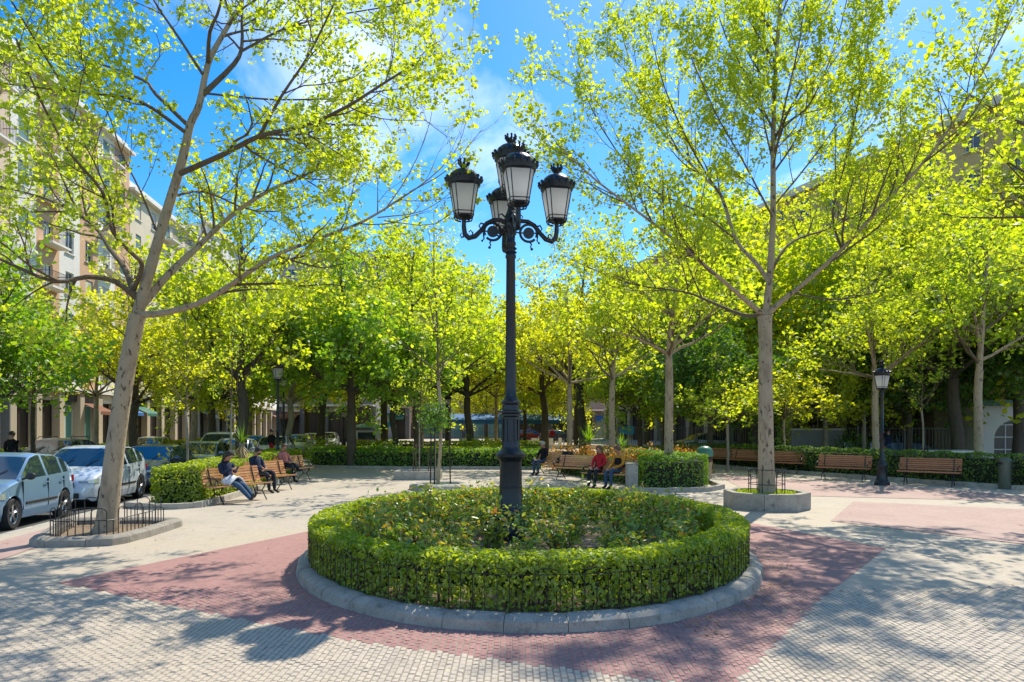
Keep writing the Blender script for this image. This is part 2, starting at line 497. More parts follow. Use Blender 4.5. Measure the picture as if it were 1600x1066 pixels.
# zones of pale and red pavers (each sheet 4 mm above the one below)
WHITE_POLY = [(-9.0, -3), (14, -3), (16, 12.6), (9.2, 15.6), (6.5, 16.4), (4.2, 15.8), (-3.6, 13.6), (-7.0, 11.6), (-9.0, 10.6)]
RED_POLY = [(-5.75, 8.62), (-3.44, 7.33), (-1.41, 6.26), (.52, 5.53), (1.62, 5.12), (3.48, 7.73), (6.05, 11.05), (4.85, 13.9), (-3.3, 13.9)]
sheet('pale_paving', WHITE_POLY, .004, M['pave_white'])
sheet('red_paving', RED_POLY, .008, M['pave_red'])
sheet('pink_paving', [(6.6, 14.15), (8.6, 11.3), (16.5, 12.0), (16.5, 16.0), (11.8, 16.2), (8.9, 17.8)], .012, M['pave_pink'])
sheet('pink_strip', [(kx(9) + .5, 9), (kx(9) + 1.5, 9.6), (kx(14) + 1.25, 14), (kx(14) + .5, 14)], .012, M['pave_pink'])
sheet('grey_paving', [(6.9, 19.5), (14.5, 17.5), (13.9, 20.5), (8.2, 27.5)], .008, M['pave_pink'])
# laid setts near the camera, each with its own edges
def inside(poly, x, y):
    c = False; n = len(poly); j = n - 1
    for i in range(n):
        xi, yi = poly[i]; xj, yj = poly[j]
        if (yi > y) != (yj > y) and x < (xj - xi) * (y - yi) / (yj - yi) + xi: c = not c
        j = i
    return c
BX, BY, BA, BB = .23, 10.7, 3.37, 4.2                 # oval bed: centre and half-axes of the kerb's outer edge
def in_bed(x, y, grow=0.0): return ((x - BX) / (BA + grow)) ** 2 + ((y - BY) / (BB + grow)) ** 2 < 1
rng = np.random.default_rng(5)
SW, SH = .055, .088
near, farw, farr = [], [], []
iy = 0
y = 4.6
cells = []
ncol0 = int(-9 / SW)
for i in range(ncol0, -ncol0):
    x = i * SW
    off = (i % 2) * SH / 2
    yv = 4.6 + off
    while yv < 8.3:
        if abs(x) < .79 * yv + .25 and not in_bed(x, yv, .03):
            cells.append((x + SW / 2, yv + SH / 2))
        yv += SH
cells.sort(key=lambda c: c[1] + .0001 * abs(c[0]))
vis = [c for c in cells if (lambda yy: 2 * F / yy + 664 < 1072)(c[1])]
inv = [c for c in cells if c not in set(vis)]
def sett_geo(g, x, y, z, w=SW - .006, h=SH - .006):
    dz = rng.normal(0, .0012); tx, ty = rng.normal(0, .0012, 2)
    b = .005
    vs = [(x - w / 2, y - h / 2, 0.0), (x + w / 2, y - h / 2, 0.0), (x + w / 2, y + h / 2, 0.0), (x - w / 2, y + h / 2, 0.0),
          (x - w / 2 + b, y - h / 2 + b, z + dz - tx - ty), (x + w / 2 - b, y - h / 2 + b, z + dz + tx - ty), (x + w / 2 - b, y + h / 2 - b, z + dz + tx + ty), (x - w / 2 + b, y + h / 2 - b, z + dz - tx + ty)]
    vs[:4] = [(a, b_, .010) for a, b_, _ in vs[:4]]
    g.add(vs, [(4, 5, 6, 7), (0, 1, 5, 4), (1, 2, 6, 5), (2, 3, 7, 6), (3, 0, 4, 7)])
ZS = .016
grout = sheet('joint_bed', [(-.79 * 4.6 - .2, 4.6), (.79 * 4.6 + .2, 4.6), (.79 * 8.3 + .2, 8.33), (-.79 * 8.3 - .2, 8.33)], .0125, M['grout'])
# keep the joint bed out of the flower bed: it lies under the kerb there
single = []
for k in range(4):
    g = G(); sett_geo(g, 0, 0, ZS)
    single.append((g.mesh('sett', M['sett_white']), g.mesh('sett', M['sett_red'])))
for k, (x, y) in enumerate(vis[:298]):
    red = inside(RED_POLY, x, y)
    link('sett', single[k % 4][1 if red else 0], plaza, (x, y, 0))
gw, gr = G(), G()
for (x, y) in inv + vis[298:]:
    sett_geo(gr if inside(RED_POLY, x, y) else gw, x, y, ZS)
for nm, gq, mt in (('pale_setts', gw, M['sett_white']), ('red_setts', gr, M['sett_red'])):
    o = gq.build(nm, mt, plaza); o['kind'] = 'stuff'
# lawn behind the hedges
sheet('lawn', [(-9.5, 33.2), (1.6, 33.2), (2.0, 42), (-11.5, 42)], .02, M['lawn'])
sheet('lawn_strip', [(9.4, 33.5), (17.0, 22.2), (30, 22.2), (22, 44), (9.4, 44)], .02, simple('pale_grit', (.42, .38, .30), .95))
# fallen leaves and sand blown against the kerb
n = 420
a = rng.uniform(-1.15, .55, n); rr = 1 + np.abs(rng.normal(0, .10, n))
Pn = np.stack([BX + (BA * rr + .05) * np.cos(a), BY + (BB * rr + .05) * np.sin(a), np.full(n, .026)], 1)
n2 = 260
Pn = np.concatenate([Pn, np.stack([rng.uniform(2.6, 8, n2), rng.uniform(6.5, 15, n2), np.full(n2, .024)], 1),
                     np.stack([rng.uniform(-9, -3, 160), rng.uniform(7, 13, 160), np.full(160, .022)], 1)])
keep = [not in_bed(p[0], p[1], 0) for p in Pn]; Pn = Pn[keep]
Nn = rng.normal(0, .25, (len(Pn), 3)) + (0, 0, 1)
o = link('fallen_leaves', leaf_mesh('fallen_leaves', Pn, Nn, rng.uniform(.02, .05, len(Pn)), T_OVAL, M['litter'], rng))
tag(o, 'dry brown leaf litter scattered on the paving round the oval bed', 'leaf litter', kind='stuff')
# ------------------------------------------------------------------ trees
class Tree:
    def __init__(s, seed, sides=7):
        s.rng = np.random.default_rng(seed); s.g = G(); s.L = []; s.sides = sides
    def curve(s, p, d, length, n, gnarl, up):
        pts = [np.array(p, float)]; d = np.array(d, float)
        st = length / n
        for i in range(n):
            d = d + s.rng.normal(0, gnarl, 3) + np.array([0, 0, up])
            d /= np.linalg.norm(d)
            pts.append(pts[-1] + d * st)
        return pts
    def limb(s, pts, r0, r1, level, cfg, sides=None, spawn_from=.15):
        """tube along pts, then side shoots along it"""
        pts = [np.array(p, float) for p in pts]
        n = len(pts)
        rad = [r0 + (r1 - r0) * (i / (n - 1)) ** .9 for i in range(n)]
        sd = sides or (s.sides if r0 > .05 else 5 if r0 > .02 else 3)
        if r0 > cfg.get('minr', 0): s.g.tube(pts, rad, sd, mi=1 if r0 < .062 else 0, cap=False)
        seg = [np.linalg.norm(pts[i + 1] - pts[i]) for i in range(n - 1)]
        tot = sum(seg)
        mx = cfg['levels']
        if level < mx:
            sp = cfg['spacing'][level]
            t = tot * spawn_from + s.rng.uniform(0, sp)
            while t < tot:
                q = t; i = 0
                while i < n - 2 and q > seg[i]: q -= seg[i]; i += 1
                f = min(1, q / max(seg[i], 1e-6))
                pos = pts[i] * (1 - f) + pts[i + 1] * f
                d = (pts[i + 1] - pts[i]) / max(seg[i], 1e-6)
                a = s.rng.normal(size=3); a -= d * a.dot(d); a /= np.linalg.norm(a)
                th = s.rng.uniform(*cfg['angle'])
                nd = d * math.cos(th) + a * math.sin(th)
                nd[2] += cfg.get('lift', .1)
                fr = t / tot
                ln = cfg['length'][level] * s.rng.uniform(.55, 1.15) * (1.15 - .55 * fr)
                rr = max(.0035, min((r0 + (r1 - r0) * fr) * .6, cfg['rad'][level]))
                k = max(3, int(ln / cfg.get('step', .28)))
                ch = s.curve(pos, nd, ln, k, cfg['gnarl'], cfg['up'])
                s.limb(ch, rr, rr * .3, level + 1, cfg, spawn_from=.12)
                t += sp * s.rng.uniform(.6, 1.4)
        if level >= mx - cfg.get('leaf_levels', 1) + 1 or level == mx:
            ld = cfg['leaf_gap']
            t = tot * (.12 if level == mx else .5)
            while t < tot:
                q = t; i = 0
                while i < n - 2 and q > seg[i]: q -= seg[i]; i += 1
                f = min(1, q / max(seg[i], 1e-6))
                pos = pts[i] * (1 - f) + pts[i + 1] * f
                s.L.append(pos + s.rng.normal(0, cfg['leaf_off'], 3))
                t += ld * s.rng.uniform(.5, 1.5)
            for _ in range(cfg.get('tip', 3)): s.L.append(pts[-1] + s.rng.normal(0, cfg['leaf_off'] * .8, 3))
    def leaves(s, name, mat, size, tmpl, keep=1.0):
        L = np.array(s.L)
        if keep < 1: L = L[s.rng.random(len(L)) < keep]
        n = len(L)
        N = s.rng.normal(0, 1, (n, 3)); N[:, 2] = np.abs(N[:, 2]) * 1.2 + .15
        return leaf_mesh(name, L, N, s.rng.uniform(size[0], size[1], n), tmpl, mat, s.rng)
def smooth_path(pts, n=3):
    """Catmull-Rom through the points"""
    pts = [np.array(p, float) for p in pts]
    out = []
    q = [2 * pts[0] - pts[1]] + pts + [2 * pts[-1] - pts[-2]]
    for i in range(1, len(q) - 2):
        for k in range(n):
            t = k / n
            a, b, c, d = q[i - 1], q[i], q[i + 1], q[i + 2]
            out.append(.5 * ((2 * b) + (-a + c) * t + (2 * a - 5 * b + 4 * c - d) * t * t + (-a + 3 * b - 3 * c + d) * t ** 3))
    out.append(pts[-1])
    return out
def finish_tree(t, name, label, cat, group, bark, leafm, size, tmpl, loc, keep=1.0):
    root = thing(name, label, cat, loc, 0, group)
    off = -Vector(loc)
    me = t.g.mesh('trunk', [bark, M['bark_twig']], True)
    o = link('trunk', me, root); o.location = off
    cr = link('crown', t.leaves('crown', leafm, size, tmpl, keep), root); cr.location = off
    return root

# --- the big plane tree at the left, limbs laid out from the photograph with their own depth
D1 = 12.5
t1 = Tree(11, 10)
def q1(x, y, dd=0.0): return P(x, y, D1 + dd)
base = P(165, 835, D1)
tr = [Vector((base.x - .02, D1, -.02)), q1(167, 822), q1(170, 790), q1(180, 700), q1(190, 630), q1(201, 560), q1(215, 492)]
rr_ = [.25, .205, .180, .162, .152, .145, .145]
pp = smooth_path(tr, 3); k = len(pp)
t1.g.tube(pp, list(np.interp(np.linspace(0, 6, k), range(7), rr_)), 14, cap=False)
cfg1 = dict(levels=3, spacing=[.34, .26, .20], length=[1.9, .95, .42], rad=[.028, .012, .006], angle=(.55, 1.1), gnarl=.13, up=.03, leaf_gap=.033, leaf_off=.055, leaf_levels=2, tip=5, lift=.08, step=.22)
MAIN1, MAIN2 = list(pp), []
def snap(path, main):
    """let a limb start inside the nearest limb already laid out"""
    if main:
        A = np.array([tuple(m) for m in main]); p0 = np.array(tuple(path[0]))
        i = int(np.linalg.norm(A - p0, axis=1).argmin())
        path = [A[i]] + [np.array(tuple(p)) for p in path[1:]]
    return path
def limb1(pts, r0, r1, frm=.15, cfg=cfg1):
    path = smooth_path(snap([q1(*p) for p in pts], MAIN1), 3)
    t1.limb(path, r0 * .82, r1 * .82, 0, cfg, 8, frm)
    P_ = smooth_path(path, 4); MAIN1.extend(P_[: int(len(P_) * .7)] if r0 > .04 else [])
limb1([(213, 500, 0), (232, 430, 0), (255, 350, .05), (285, 250, .1), (297, 195, .15), (311, 165, .2), (325, 100, .3), (345, 60, .5), (376, 5, .9), (400, -60, 1.3), (420, -190, 2.0)], .135, .026, .55)
limb1([(222, 505, 0), (262, 488, -.15), (330, 465, -.5), (420, 405, -.9), (500, 372, -1.2), (570, 345, -1.4), (650, 295, -1.6)], .085, .014, .25)
limb1([(222, 485, 0), (262, 430, .3), (310, 385, .8), (358, 340, 1.2), (420, 298, 1.6), (500, 262, 2.0), (560, 200, 2.3)], .095, .02, .25)
limb1([(212, 470, 0), (180, 440, -.2), (135, 433, -.5), (84, 440, -.9), (0, 405, -1.4), (-110, 355, -1.9)], .075, .02, .3)
limb1([(84, 440, -.9), (55, 455, -1.0), (20, 480, -1.0)], .025, .01, .3)
limb1([(212, 460, 0), (195, 420, .4), (172, 390, .9), (143, 350, 1.6), (70, 310, 2.6), (-50, 280, 3.4)], .075, .02, .25)
limb1([(211, 450, 0), (222, 415, -.3), (205, 395, -.7), (175, 360, -1.2), (160, 300, -1.8), (110, 240, -2.4), (60, 150, -2.8), (25, 60, -3.2)], .055, .015, .3)
limb1([(292, 278, .1), (350, 241, -.4), (405, 213, -.9), (475, 197, -1.4), (540, 168, -1.8), (600, 130, -2.1), (680, 80, -2.4)], .065, .015, .22)
limb1([(405, 213, -.9), (440, 150, -1.1), (480, 90, -1.3), (520, 10, -1.5), (560, -80, -1.5)], .035, .012, .15)
limb1([(297, 196, .1), (243, 147, .5), (223, 125, .8), (145, 97, 1.4), (60, 80, 2.0), (-40, 60, 2.6)], .05, .012, .2)
limb1([(290, 208, .1), (222, 160, -.5), (152, 147, -1.0), (85, 140, -1.6), (0, 130, -2.1)], .045, .012, .2)
limb1([(333, 152, .2), (366, 100, .5), (378, 70, .8), (378, 20, 1.0), (384, -80, 1.4)], .065, .02, .3)
limb1([(324, 95, .2), (328, 50, -.3), (345, 5, -.8), (352, -90, -1.4)], .05, .015, .3)
limb1([(376, 80, .7), (440, 47, 1.2), (510, 27, 1.7), (620, 8, 2.2), (705, -10, 2.6)], .032, .01, .15)
limb1([(336, 155, .2), (430, 156, .9), (540, 156, 1.5), (640, 175, 2.0), (700, 215, 2.2)], .026, .008, .1)
limb1([(243, 372, .1), (220, 300, -.3), (190, 240, -.5), (170, 180, -.8), (130, 110, -1.2)], .025, .01, .15)
limb1([(318, 120, .2), (280, 60, -.2), (240, 0, -.7), (200, -80, -1.0)], .035, .012, .2)
limb1([(268, 310, .1), (320, 300, 1.0), (400, 330, 1.8), (480, 320, 2.4), (560, 280, 2.8)], .03, .01, .15)
limb1([(205, 540, 0), (190, 520, -.2), (170, 505, -.5)], .02, .008, .5)
limb1([(40, 20, -2.9), (-20, -60, -3.1), (-60, -120, -3.2)], .02, .008, .1)
BIG1 = finish_tree(t1, 'plane_tree', 'big pale-barked plane tree leaning right out of the fenced pit beside the blue car', 'tree', 'young plane trees on the plaza', M['bark'], M['leaf_lime'], (.038, .082), T_PLANE, Vector((base.x, D1, 0)), keep=.85)

# bare twigs reaching into the sky right of its crown
t1b = Tree(4, 5)
cfgb = dict(levels=2, spacing=[.32, .3], length=[.8, .35], rad=[.007, .004], angle=(.3, .7), gnarl=.06, up=.05, leaf_gap=.5, leaf_off=.01, tip=0, step=.2)
for pts in ([(600, 330, -1.5), (640, 270, -1.6), (672, 190, -1.6), (688, 75, -1.7)], [(610, 320, -1.5), (670, 280, -1.8), (715, 230, -1.9), (735, 160, -2)],
            [(640, 300, -1.6), (700, 265, -1.8), (752, 203, -2)], [(590, 340, -1.5), (660, 330, -1.7), (720, 290, -1.9)], [(600, 345, -1.5), (680, 350, -1.7), (735, 300, -1.9)]):
    t1b.limb(smooth_path([q1(*p) for p in pts], 3), .012, .003, 0, cfgb, 4, .3)
me = t1b.g.mesh('bare_twigs', M['bark_grey'], True)
o = link('bare_twigs', me, BIG1); o.location = -Vector((base.x, D1, 0))

# --- the plane tree in the stone planter at the right
D2 = 16.5
t2 = Tree(23, 10)
def q2(x, y, dd=0.0): return P(x, y, D2 + dd)
b2 = P(1198, 0, D2)
tr = [Vector((b2.x, D2, .30)), q2(1198, 755), q2(1197, 720), q2(1196, 600), q2(1196, 540), q2(1195, 494)]
pp = smooth_path(tr, 3); k = len(pp)
t2.g.tube(pp, list(np.interp(np.linspace(0, 5, k), range(6), [.23, .205, .19, .165, .155, .17])), 14, cap=False)
cfg2 = dict(levels=3, spacing=[.37, .28, .22], length=[2.1, 1.0, .45], rad=[.03, .013, .006], angle=(.45, .95), gnarl=.09, up=.07, leaf_gap=.026, leaf_off=.07, leaf_levels=2, tip=6, lift=.25, step=.26)
def limb2(pts, r0, r1, frm=.15):
    path = smooth_path(snap([q2(*p) for p in pts], MAIN2), 3)
    t2.limb(path, r0 * .86, r1 * .86, 0, cfg2, 8, frm)
    P_ = smooth_path(path, 4); MAIN2.extend(P_[: int(len(P_) * .8)] if r0 > .03 else [])
limb2([(1196, 500, 0), (1203, 427, 0), (1208, 332, .1), (1208, 214, .2), (1213, 95, .2), (1219, 0, .1), (1224, -120, 0), (1228, -220, 0)], .115, .02, .3)
limb2([(1195, 440, 0), (1180, 410, .1), (1150, 375, .6), (1126, 304, 1.1), (1090, 268, 1.6), (1022, 190, 2.2), (985, 100, 2.7), (965, 20, 3.1)], .075, .015, .3)
limb2([(1192, 494, 0), (1168, 472, -.3), (1144, 451, -.7), (1082, 399, -1.4), (1030, 356, -1.9), (935, 285, -2.5), (870, 225, -3.0)], .08, .014, .25)
limb2([(1190, 496, 0), (1160, 492, .4), (1106, 470, 1.0), (1068, 456, 1.5), (980, 442, 2.4), (880, 400, 3.2)], .06, .012, .25)
limb2([(1199, 494, 0), (1222, 470, -.2), (1253, 446, -.5), (1315, 390, -1.2), (1377, 323, -1.8), (1457, 238, -2.5), (1519, 142, -3.0), (1580, 30, -3.3)], .085, .014, .2)
limb2([(1312, 392, -1.2), (1301, 332, -1.3), (1325, 238, -1.4), (1348, 119, -1.3), (1362, 20, -1.2)], .035, .01, .15)
limb2([(1200, 425, 0), (1225, 390, .4), (1250, 372, 1.0), (1310, 350, 1.9), (1390, 290, 2.8), (1430, 200, 3.3)], .05, .012, .2)
limb2([(1208, 214, .2), (1240, 185, -.4), (1267, 160, -.9), (1305, 71, -1.5), (1330, -30, -1.8)], .03, .01, .15)
limb2([(1207, 206, .2), (1172, 128, -.4), (1134, 57, -.9), (1108, -30, -1.2)], .03, .01, .15)
limb2([(1128, 310, 1.0), (1085, 240, .4), (1040, 142, 0), (1015, 45, -.3)], .03, .01, .15)
limb2([(1150, 375, .6), (1090, 330, -.1), (1010, 290, -.6), (940, 200, -1.0), (900, 110, -1.2)], .035, .01, .15)
limb2([(1205, 345, .1), (1160, 250, -1.2), (1120, 180, -2.0), (1080, 90, -2.5)], .03, .01, .15)
limb2([(1208, 320, .1), (1260, 260, 1.0), (1310, 190, 1.7), (1370, 90, 2.2)], .03, .01, .15)
limb2([(1240, 462, -.4), (1300, 468, -.9), (1360, 459, -1.3), (1450, 425, -1.8)], .028, .01, .2)
limb2([(1208, 260, .1), (1225, 170, -1.5), (1250, 60, -2.3), (1262, -60, -2.8)], .03, .01, .15)
limb2([(1208, 250, .1), (1190, 170, 1.6), (1180, 60, 2.4), (1165, -60, 2.8)], .03, .01, .15)
BIG2 = finish_tree(t2, 'plane_tree', 'straight plane tree with wide crown growing out of the eight-sided stone planter', 'tree', 'young plane trees on the plaza', M['bark'], M['leaf_lime'], (.045, .088), T_PLANE, Vector((b2.x, D2, .3)), keep=.72)

# --- kinds of trees that stand further off; each kind is grown once, its copies share mesh data
KINDS = {}
def grow_kind(key, seed, H, fork, r, crown_r, nl, lean=0.0, levels=3, dens=1.0, gap=.14, off=.15, upness=.5, leaf=(.13, .24), tmpl=T_DIAMOND, spread=1.0, spawnr=.12, gnarl=.10):
    t = Tree(seed, 8); rg = t.rng
    top = np.array([lean * fork, 0, fork])
    t.g.tube(smooth_path([(0, 0, -.05), (lean * .1 * fork, .01, fork * .08), (lean * fork * .35, rg.normal(0, .04), fork * .4), (lean * fork * .75, rg.normal(0, .05), fork * .75), top], 3),
             list(np.interp(np.linspace(0, 1, 13), [0, .1, .4, 1], [r * 1.5, r * 1.12, r, r * .85])), 10, cap=False)
    cl = H - fork
    cfg = dict(levels=levels, spacing=[.55 / dens, .42 / dens, .34 / dens], length=[crown_r * .62, crown_r * .33, crown_r * .17], rad=[.03, .014, .007],
               angle=(.5, 1.05), gnarl=gnarl, up=.05, leaf_gap=gap, leaf_off=off, tip=5, lift=.15, step=.4, minr=.003)
    # leader
    t.limb(t.curve(top, (lean * .4, 0, 1), cl * .92, 9, .05, .06), r * .75, r * .12, 0, cfg, None, spawnr)
    for i in range(nl):
        a = 2 * PI * i / nl + rg.uniform(-.4, .4)
        s0 = rg.uniform(0, .35) * cl if i % 2 else rg.uniform(0, .08) * cl
        el = rg.uniform(.35, .85) * upness * 2
        d = np.array([math.cos(a), math.sin(a), el]); d /= np.linalg.norm(d)
        ln = crown_r * spread * rg.uniform(.9, 1.25) * (1 - .3 * s0 / cl) * math.sqrt(1 + el * el) * .8
        t.limb(t.curve(top + np.array([0, 0, s0 * .9]), d, ln, 7, gnarl * .8, .06), r * rg.uniform(.35, .5), r * .08, 0, cfg, None, spawnr)
    n = len(t.L)
    KINDS[key] = (t.g.mesh('trunk', [M['bark'], M['bark_twig']], True), t.leaves('crown', M['leaf_lime'], leaf, tmpl), H)
    return n
grow_kind('plane_a', 1, 10.5, 4.0, .15, 3.6, 6, dens=1.0, upness=.55)
grow_kind('plane_b', 2, 10.0, 4.2, .15, 3.8, 7, dens=1.05, upness=.4)
grow_kind('old_a', 3, 11.0, 3.4, .22, 4.2, 8, lean=.06, dens=1.15, upness=.45, gap=.13)
grow_kind('old_b', 6, 10.5, 3.2, .22, 4.4, 8, lean=-.08, dens=1.15, upness=.38, gap=.13)
grow_kind('full_a', 7, 9.5, 2.6, .16, 4.2, 9, dens=1.3, upness=.35, gap=.13, spawnr=.05)
grow_kind('slim', 8, 9.0, 3.3, .05, 2.0, 6, dens=1.1, upness=.7, leaf=(.10, .17), off=.10)
grow_kind('young', 9, 4.6, 1.9, .045, 1.75, 9, dens=1.75, upness=.22, leaf=(.09, .14), gap=.10, off=.08, spread=1.05, spawnr=.03)
grow_kind('droop', 10, 8.6, 2.9, .2, 4.0, 9, dens=1.35, upness=.16, gap=.10, spawnr=.05)
grow_kind('plane_near', 15, 10.0, 4.2, .15, 3.8, 7, dens=1.05, upness=.4, gap=.05, off=.08, leaf=(.06, .12), tmpl=T_PLANE)
TREES = []
def put_tree(key, x, d, label, leaf='leaf_lime', bark='bark', H=None, rz=0.0, group='trees of the square', name='plane_tree', z=0.0, cat='tree', sx=1.0):
    mt, ml, H0 = KINDS[key]
    s = (H / H0) if H else 1.0
    X = (x - 800) * d / F
    root = thing(name, label, cat, (X, d, z), rz, group)
    root.scale = (s * sx, s * sx, s)
    a = link('trunk', mt, root); b = link('crown', ml, root)
    for o, m_ in ((a, bark), (b, leaf)):
        o.material_slots[0].link = 'OBJECT'; o.material_slots[0].material = M[m_]
    TREES.append(root)
    return root
# trees named one by one, from their trunks in the photograph
put_tree('plane_b', 1045, 23.8, 'spotted pale plane trunk rising from the clipped hedge left of the green-lidded bin', H=10.2, rz=.4, group='young plane trees on the plaza')
put_tree('plane_a', 957, 27.5, 'pale plane tree in the reddish shrubs behind the woman in red', H=9.4, rz=2.0, leaf='leaf_lime', group='young plane trees on the plaza')
put_tree('plane_b', 890, 31.5, 'thin pale plane tree at the left end of the reddish shrubs', H=9.0, rz=3.0, leaf='leaf_yel', group='young plane trees on the plaza')
put_tree('plane_a', 1530, 25.0, 'pale forked plane tree behind the dark hedge at the far right', H=10.5, rz=1.2, leaf='leaf_lime2', group='young plane trees on the plaza')
put_tree('plane_b', 1368, 27.5, 'leaning blotchy plane tree just behind the single lantern on the right', H=9.0, rz=5.0, group='young plane trees on the plaza')
put_tree('young', 1137, 29.0, 'small young tree with a low bright yellow-green crown behind the right hedge', leaf='leaf_lime', bark='bark_grey', H=4.9, group='young trees behind the right hedge', name='young_tree', sx=1.25)
put_tree('young', 1225, 30.5, 'small yellow-green tree with a crooked stem seen right of the planter trunk', leaf='leaf_yel', bark='bark', H=5.4, rz=2, group='young trees behind the right hedge', name='young_tree', sx=1.2)
put_tree('slim', 1440, 27.0, 'staked slender sapling behind the hedge between the two rightmost benches', leaf='leaf_lime2', bark='bark_grey', H=7.0, rz=1, group='saplings', name='sapling')
put_tree('slim', 685, 21.4, 'tall slender young tree in the round kerbed pit beyond the oval bed', leaf='leaf_lime', bark='bark', H=9.2, rz=1.0, group='saplings', name='sapling', sx=1.12)
put_tree('slim', 655, 25.3, 'thin sapling growing out of the low concrete box', leaf='leaf_lime', bark='bark_grey', H=6.2, rz=3.1, group='saplings', name='sapling', sx=.8)
put_tree('slim', 290, 20.5, 'thin sapling standing in the clipped hedge next to the white car', leaf='leaf_yel', bark='bark_grey', H=6.6, rz=2.2, group='saplings', name='sapling')
put_tree('slim', 362, 22.5, 'slanting thin tree left of the spiky plant', leaf='leaf_lime2', bark='bark_grey', H=7.5, rz=4.2, group='saplings', name='sapling', sx=.7)
put_tree('old_a', 381, 28.0, 'thick dark-barked old tree behind the spiky plant', leaf='leaf_lime', bark='bark_dark', H=11.6, rz=2.6, group='old dark-barked trees', name='old_tree')
put_tree('droop', 549, 31.5, 'dark-trunked tree with the low full green crown behind the middle hedge', leaf='leaf_grn', bark='bark_dark', H=9.6, rz=.3, group='old dark-barked trees', name='old_tree')
put_tree('old_b', 656, 34.5, 'dark-trunked tree right behind the staked sapling in the middle', leaf='leaf_lime2', bark='bark_dark', H=11.2, rz=1.3, group='old dark-barked trees', name='old_tree')
put_tree('old_a', 618, 42.0, 'thinner dark tree on the lawn left of the middle old tree', leaf='leaf_grn', bark='bark_dark', H=10.0, rz=4, group='old dark-barked trees', name='old_tree')
put_tree('old_b', 210, 30.5, 'dark street tree seen just right of the big leaning trunk', leaf='leaf_yel', bark='bark_dark', H=9.5, rz=2.2, group='old dark-barked trees', name='old_tree')
put_tree('plane_a', 52, 26.0, 'slanting dark street tree in front of the teal shop windows', leaf='leaf_yel', bark='bark_dark', H=7.5, rz=1.6, group='street trees across the road', name='street_tree', sx=.8)
put_tree('full_a', -62, 22.0, 'full green tree crown pushing in at the left edge above the blue car', leaf='leaf_grn', bark='bark_dark', H=8.6, rz=.9, group='street trees across the road', name='street_tree')
put_tree('plane_b', 150, 33, 'yellow-green street tree across the road behind the white car', leaf='leaf_yel', bark='bark_grey', H=7.8, rz=.9, group='street trees across the road', name='street_tree')
# plane tree standing just outside the right edge, its branches come in at the top corner and its shade falls on the paving
o = put_tree('plane_near', 1745, 13.5, 'plane tree whose twigs hang in at the top right corner', leaf='leaf_lime', H=12.5, rz=.5, group='young plane trees on the plaza')
o.location = (13.0, 13.6, 0)
# rows of trees further back
rgb = np.random.default_rng(77)
back = [  # x px, distance, kind, leaf, bark, height, descriptor
    (1110, 33, 'full_a', 'leaf_dgr', 'bark_dark', 8.4), (1000, 38, 'full_a', 'leaf_lime2', 'bark_dark', 8.8), (1180, 40, 'old_a', 'leaf_yel', 'bark_dark', 11.5),
    (1290, 37, 'full_a', 'leaf_yel', 'bark_grey', 9.0), (1420, 36, 'full_a', 'leaf_dgr', 'bark_dark', 9.4), (1500, 33, 'old_b', 'leaf_lime', 'bark_dark', 14.0),
    (1590, 34, 'droop', 'leaf_dgr', 'bark_dark', 11.0), (1600, 38, 'full_a', 'leaf_yel', 'bark_dark', 18.0), (1440, 40, 'full_a', 'leaf_lime', 'bark_dark', 14.5), (1330, 46, 'full_a', 'leaf_yel', 'bark_dark', 15.0), (1660, 28, 'old_a', 'leaf_lime2', 'bark_dark', 14.5), (1380, 44, 'old_a', 'leaf_yel', 'bark_dark', 14.5), (1500, 46, 'droop', 'leaf_dgr', 'bark_dark', 11.5), (1290, 50, 'old_b', 'leaf_yel', 'bark_dark', 13.5),
    (735, 46, 'old_a', 'leaf_yel', 'bark_dark', 12.3), (775, 52, 'plane_b', 'leaf_yel', 'bark', 9.5), (852, 50, 'old_b', 'leaf_yel', 'bark_dark', 13.5),
    (912, 44, 'old_a', 'leaf_yel', 'bark_dark', 14.0), (960, 50, 'plane_a', 'leaf_lime', 'bark_dark', 12.0), (1040, 48, 'old_b', 'leaf_lime', 'bark_dark', 13.0),
    (1110, 55, 'full_a', 'leaf_yel', 'bark_dark', 13.0), (700, 56, 'full_a', 'leaf_lime', 'bark_dark', 15.5), (600, 52, 'full_a', 'leaf_lime', 'bark_dark', 16.0),
    (500, 46, 'old_b', 'leaf_lime2', 'bark_dark', 13.5), (450, 40, 'old_a', 'leaf_lime', 'bark_grey', 10.0), (480, 60, 'full_a', 'leaf_yel', 'bark_dark', 14.5),
    (330, 38, 'droop', 'leaf_lime2', 'bark_dark', 9.0), (300, 46, 'old_b', 'leaf_yel', 'bark_grey', 11.0), (390, 54, 'full_a', 'leaf_yel', 'bark_grey', 13.0),
    (250, 40, 'plane_b', 'leaf_yel', 'bark_grey', 8.5), (560, 68, 'old_a', 'leaf_yel', 'bark_dark', 14.5), (655, 72, 'old_b', 'leaf_yel', 'bark_dark', 21.0),
    (820, 70, 'full_a', 'leaf_lime', 'bark_dark', 12.0), (900, 66, 'full_a', 'leaf_yel', 'bark_dark', 13.0), (1010, 70, 'old_a', 'leaf_yel', 'bark_dark', 16.0),
    (760, 85, 'full_a', 'leaf_yel', 'bark_dark', 11.0), (1200, 55, 'full_a', 'leaf_lime', 'bark_dark', 20.0), (1270, 48, 'old_b', 'leaf_yel', 'bark_dark', 18.0), (1130, 50, 'old_a', 'leaf_lime', 'bark_dark', 16.5), (1350, 42, 'full_a', 'leaf_lime', 'bark_dark', 16.5), (1165, 44, 'full_a', 'leaf_lime', 'bark_dark', 17.5), (865, 88, 'droop', 'leaf_grn', 'bark_dark', 12.0),
]
